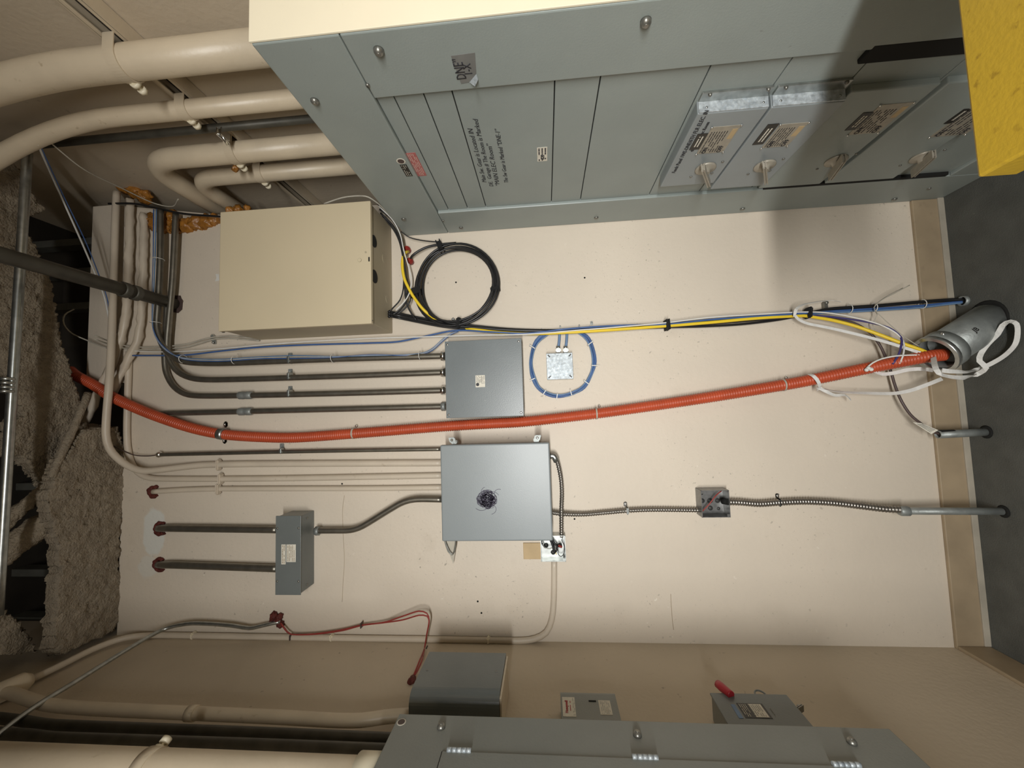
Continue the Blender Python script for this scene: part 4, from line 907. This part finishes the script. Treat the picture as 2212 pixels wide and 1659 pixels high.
# ------------------------------------------------------------------ left wall
# pipes above the panel
def lpipe(label, px, r, m, X, R=.12, name='painted_pipe', clamp=None):
    P = [SX(a, b, X if len(q) < 3 else q[2]) for q in px for a, b in [(q[0], q[1])]]
    t = thing(name, label, 'conduit', P[-1])
    G().rings(smooth(P, .02), r, 20).build('pipe', m, t)
    if clamp:
        c = SX(clamp[0], clamp[1], X); 
        G().rings([c+V((0, 0, .012)), c-V((0, 0, .012))], r+.003, 20).build('pipe_clamp', m, t)
    return t
lpipe('cream pipe on the left wall dipping behind the grey panel, nearest the corner', [(-60, 1488), (20, 1497), (60, 1510), (110, 1523), (200, 1531), (400, 1540), (600, 1549), (720, 1556), (780, 1556), (830, 1549), (880, 1545), (950, 1549)], .0165, 'creampaint', -.815, clamp=(415, 1541))
lpipe('dark steel pipe second from the corner on the left wall', [(-60, 1545), (40, 1556), (110, 1566), (300, 1574), (560, 1584), (860, 1597), (920, 1600)], .0135, 'steelpipe', -.82, name='steel_pipe')
lpipe('dark steel pipe hidden between its neighbour and the fat cream pipe', [(-60, 1583), (60, 1590), (110, 1596), (300, 1603), (560, 1612), (860, 1624), (920, 1627)], .0155, 'steelpipe', -.815, name='steel_pipe')
lp = thing('large_conduit', 'fat cream conduit rising from the grey panel along the left wall', 'conduit', V((-.775, -.66, 1.86)))
G().rings([V((-.778, -.672, 1.84)), V((-.778, -.672, 3.2))], .044, 28).build('pipe', 'creampaint', lp)
for (z, a) in ((2.46, (350, 1610)),):
    c = SX(*a, -.745); d = V((.35, .9, 0)).normalized()
    cl = G().rings([V((-.778, -.672, c.z+.014)), V((-.778, -.672, c.z-.014))], .0465, 28).build('pipe_clamp', 'creampaint', lp)
    G().cyl(c-d*.016, c-d*.004, .0125, 14).cyl(c+d*.004, c+d*.015, .0110, 14).cyl(c-d*.014, c+d*.018, .0035, 8).build('ear_bolt', 'creamside', cl)
c = SX(800, 1640, -.75); G().rings([V((-.778, -.672, c.z+.02)), V((-.778, -.672, c.z-.03))], .052, 28).build('hub', 'creamside', lp)
# grey panelboard
PX = -.72; py0, py1, pz0, pz1 = -1.30, -.555, .737, 1.839
pb = thing('panelboard', 'grey electrical panelboard with a hinged door on the left wall', 'panel', (-.78, -.9, pz0))
G().box((XL+.001, py0+.01, pz0+.01), (PX-.004, py1-.012, pz1-.01), .003).build('body', 'panelgrey', pb)
G().box((PX-.0045, py0, pz0), (PX, py1, pz1), .002).build('trim', 'panelgrey', pb)
dy = SX(975, 1626, PX).y
dz1 = SX(955, 1628, PX).z
dr = G().box((PX-.002, py0+.12, pz0+.13), (PX+.003, dy, dz1), .001).build('door', 'panelgrey', pb)
G().box((PX-.0005, py0+.12, pz0+.13), (PX+.0006, dy+.0018, dz1+.0022), 0).build('door_gap', 'gap', pb)
for (a, b) in ((988, 1621), (1390, 1638), (1826, 1655)):
    c = SX(a, b, PX+.004)
    hg = None
    for k in range(5):
        z = c.z+.022-.0105*k
        o = G().cyl(V((PX+.005, dy+.001, z)), V((PX+.005, dy+.001, z-.0098)), .0048, 12).build('hinge_knuckle', 'zinc', dr)
for (a, b) in ((953, 1572), (1377, 1589), (1840, 1605)): bolt(a, b, .0095, .010, pb, X=PX, nx=1, nm='trim_screw')
c = SX(867, 1560, PX); rl = G().cyl(c, c+V((.0006, 0, 0)), .0105, 24).build('round_label', 'paper', pb)
G().cyl(c+V((.0005, 0, 0)), c+V((.0011, 0, 0)), .0083, 20).build('round_print', 'oldcable', rl)
# box with a rounded edge
rx, ry0, ry1, rz0, rz1, rr = -.745, -.455, -.262, 1.61, 1.852, .034
g = G(); out = [V((XL+.001, ry0, 0)), V((XL+.001, ry1, 0)), V((rx, ry1, 0))]
for k in range(9):
    a = math.pi/2*k/8; out.append(V((rx-rr+math.cos(a)*rr, ry0+rr-math.sin(a)*rr, 0)))
g.prism([p+V((0, 0, rz0)) for p in out], (0, 0, rz1-rz0))
t = thing('round_edged_box', 'dark grey wall box with a rounded edge below the red wires', 'box', (-.8, -.36, rz0))
for f in g.bm.faces:
    if abs(f.normal.z) < .5: f.smooth = False
o = g.build('hood', 'darkgrey', t)
for p in o.data.polygons:
    pass
G().box((XL+.002, ry0+.006, rz0-.006), (rx-.006, ry1-.004, rz0-.0005), .001).build('bottom_lip', 'creampaint', t)
for z in (rz1-.02, rz0+.02): G().dome((rx, ry1-.09, z), (1, 0, 0), .003, .002, 8).build('screw', 'bolt', t)
# thermostat-like relay box with white labels
LR, LU = V((0, 1, 0)), V((0, 0, 1))   # reading direction on a face that looks right
hx, hy0, hy1, hz0, hz1 = -.79, -.52, -.348, 1.299, 1.449
t = thing('relay_box', 'small grey relay box with two white labels on the left wall', 'box', (-.82, -.43, hz0))
g = G(); prof = [V((XL+.001, hy0, 0)), V((XL+.001, hy1, 0)), V((hx-.02, hy1, 0))] + [V((hx-.02+math.sin(a*.1963)*.02, hy1-.02+math.cos(a*.1963)*.02, 0)) for a in range(9)] + [V((hx, hy0, 0))]
cvr = g.prism([p+V((0, 0, hz0)) for p in prof], (0, 0, hz1-hz0)).build('cover', 'panelgrey', t)
def llabel(p0, p1, X, m, par, nm='label'):
    a, b = SX(*p0, X), SX(*p1, X); y0, y1 = sorted((a.y, b.y)); z0, z1 = sorted((a.z, b.z))
    return G().box((X, y0, z0), (X+.0007, y1, z1), 0).build(nm, m, par), y0, y1, z0, z1
lb, y0, y1, z0, z1 = llabel((1214, 1506), (1245, 1549), hx, 'paper', cvr)
text('lettering', 'Honeywell', (hx+.0008, y0+.012, z1-.014), LR, LU, .0105, 'redprint', lb, bold=.0003)
lines('print', (hx+.0008, y0+.02, z0+.010), LR, LU, (y1-y0)*.5, .006, 1, 'redprint', lb, .95, .3, 30)
lines('print', (hx+.0008, y0+.004, z0+.001), LR, LU, (y1-y0)*.9, .006, 2, 'bolt', lb, .6, .3, 31)
lb, y0, y1, z0, z1 = llabel((1292, 1513), (1324, 1545), hx, 'paper', cvr)
lines('print', (hx+.0008, y0+.003, z0+.003), LR, LU, y1-y0-.006, z1-z0-.006, 6, 'bolt', lb, .8, .25, 32)
c = SX(1278, 1515, hx); G().box((hx, c.y-.002, c.z-.012), (hx+.001, c.y+.003, c.z+.008), 0).build('slot', 'gap', cvr)
# safety switch
sx_, sy0, sy1, sz0, sz1 = -.782, -.62, -.360, .845, 1.044
t = thing('safety_switch', 'grey safety switch with a red handle low on the left wall', 'switch', (-.82, -.48, sz0))
G().box((XL+.001, sy0, sz0+.003), (sx_-.004, sy1-.003, sz1-.003), .002).build('body', 'panelgrey', t)
dr = G().box((sx_-.006, sy0, sz0), (sx_, sy1, sz1), .002).build('door', 'darkgrey', t)
lb, y0, y1, z0, z1 = llabel((1590, 1519), (1670, 1553), sx_, 'blackplate', dr)
G().box((sx_+.0006, y0+.003, z0+.006), (sx_+.0012, y1-.003, z0+(z1-z0)*.58), 0).build('label_white', 'paper', lb)
lines('print', (sx_+.0008, y0+.004, z0+(z1-z0)*.66), LR, LU, y1-y0-.008, (z1-z0)*.30, 4, 'paper', lb, .85, .3, 40)
lines('print', (sx_+.0013, y0+.006, z0+.010), LR, LU, y1-y0-.012, (z1-z0)*.45, 6, 'bolt', lb, .85, .3, 41)
lb, y0, y1, z0, z1 = llabel((1662, 1529), (1676, 1548), sx_, 'paper', dr)
lines('print', (sx_+.0008, y0+.003, z0+.001), LR, LU, y1-y0-.006, z1-z0-.002, 3, 'bolt', lb, .8, .3, 42)
lb, y0, y1, z0, z1 = llabel((1587, 1522), (1597, 1552), sx_, 'bluepale', dr, 'label_strip')
a, b = SX(1550, 1477, sx_+.004), SX(1580, 1502, sx_+.004); d = (b-a)
G().rings([a-d*.06, a, a+d*.3, b-d*.1, b], [.006, .0105, .0115, .0105, .010], 12).build('red_handle', 'redhandle', t)
c = SX(1642, 1499, sx_-.004); P = [c+V((0, -.006+.020*math.sin(math.pi*k/10)+.0, -.014*math.cos(math.pi*k/10)*1)) for k in range(11)]
G().rings(smooth(P, .004), .0022, 8).build('padlock_loop', 'darkgrey', t)
c = SX(1728, 1532, sx_-.008); G().obox(c, (0, .6, -1), (1, 0, 0), (0, 1, .6), (.02, .012, .006), .002).dome(c+V((.004, .004, 0)), (1, 0, 0), .005, .004, 8).build('latch', 'bolt', t)

# ------------------------------------------------------------------ yellow step stand near the camera
yp = V((.255, -1.05, .946))
ys = thing('yellow_stand', 'bright yellow metal stand top beside the camera near the switchgear', 'stand', (.46, -1.25, 0))
part(G().box((yp.x, -1.50, yp.z-.042), (.66, yp.y, yp.z), .003).build('top', 'yellowpaint', ys), 'speckled yellow top')
for X in (.30, .615):
    for y in (-1.46, -1.10):
        G().box((X-.015, y-.015, 0), (X+.015, y+.015, yp.z-.042), .002).build('leg', 'yellowpaint', ys)
for y in (-1.46, -1.10): G().box((.315, y-.012, .25), (.60, y+.012, .28), .002).build('rung', 'yellowpaint', ys)
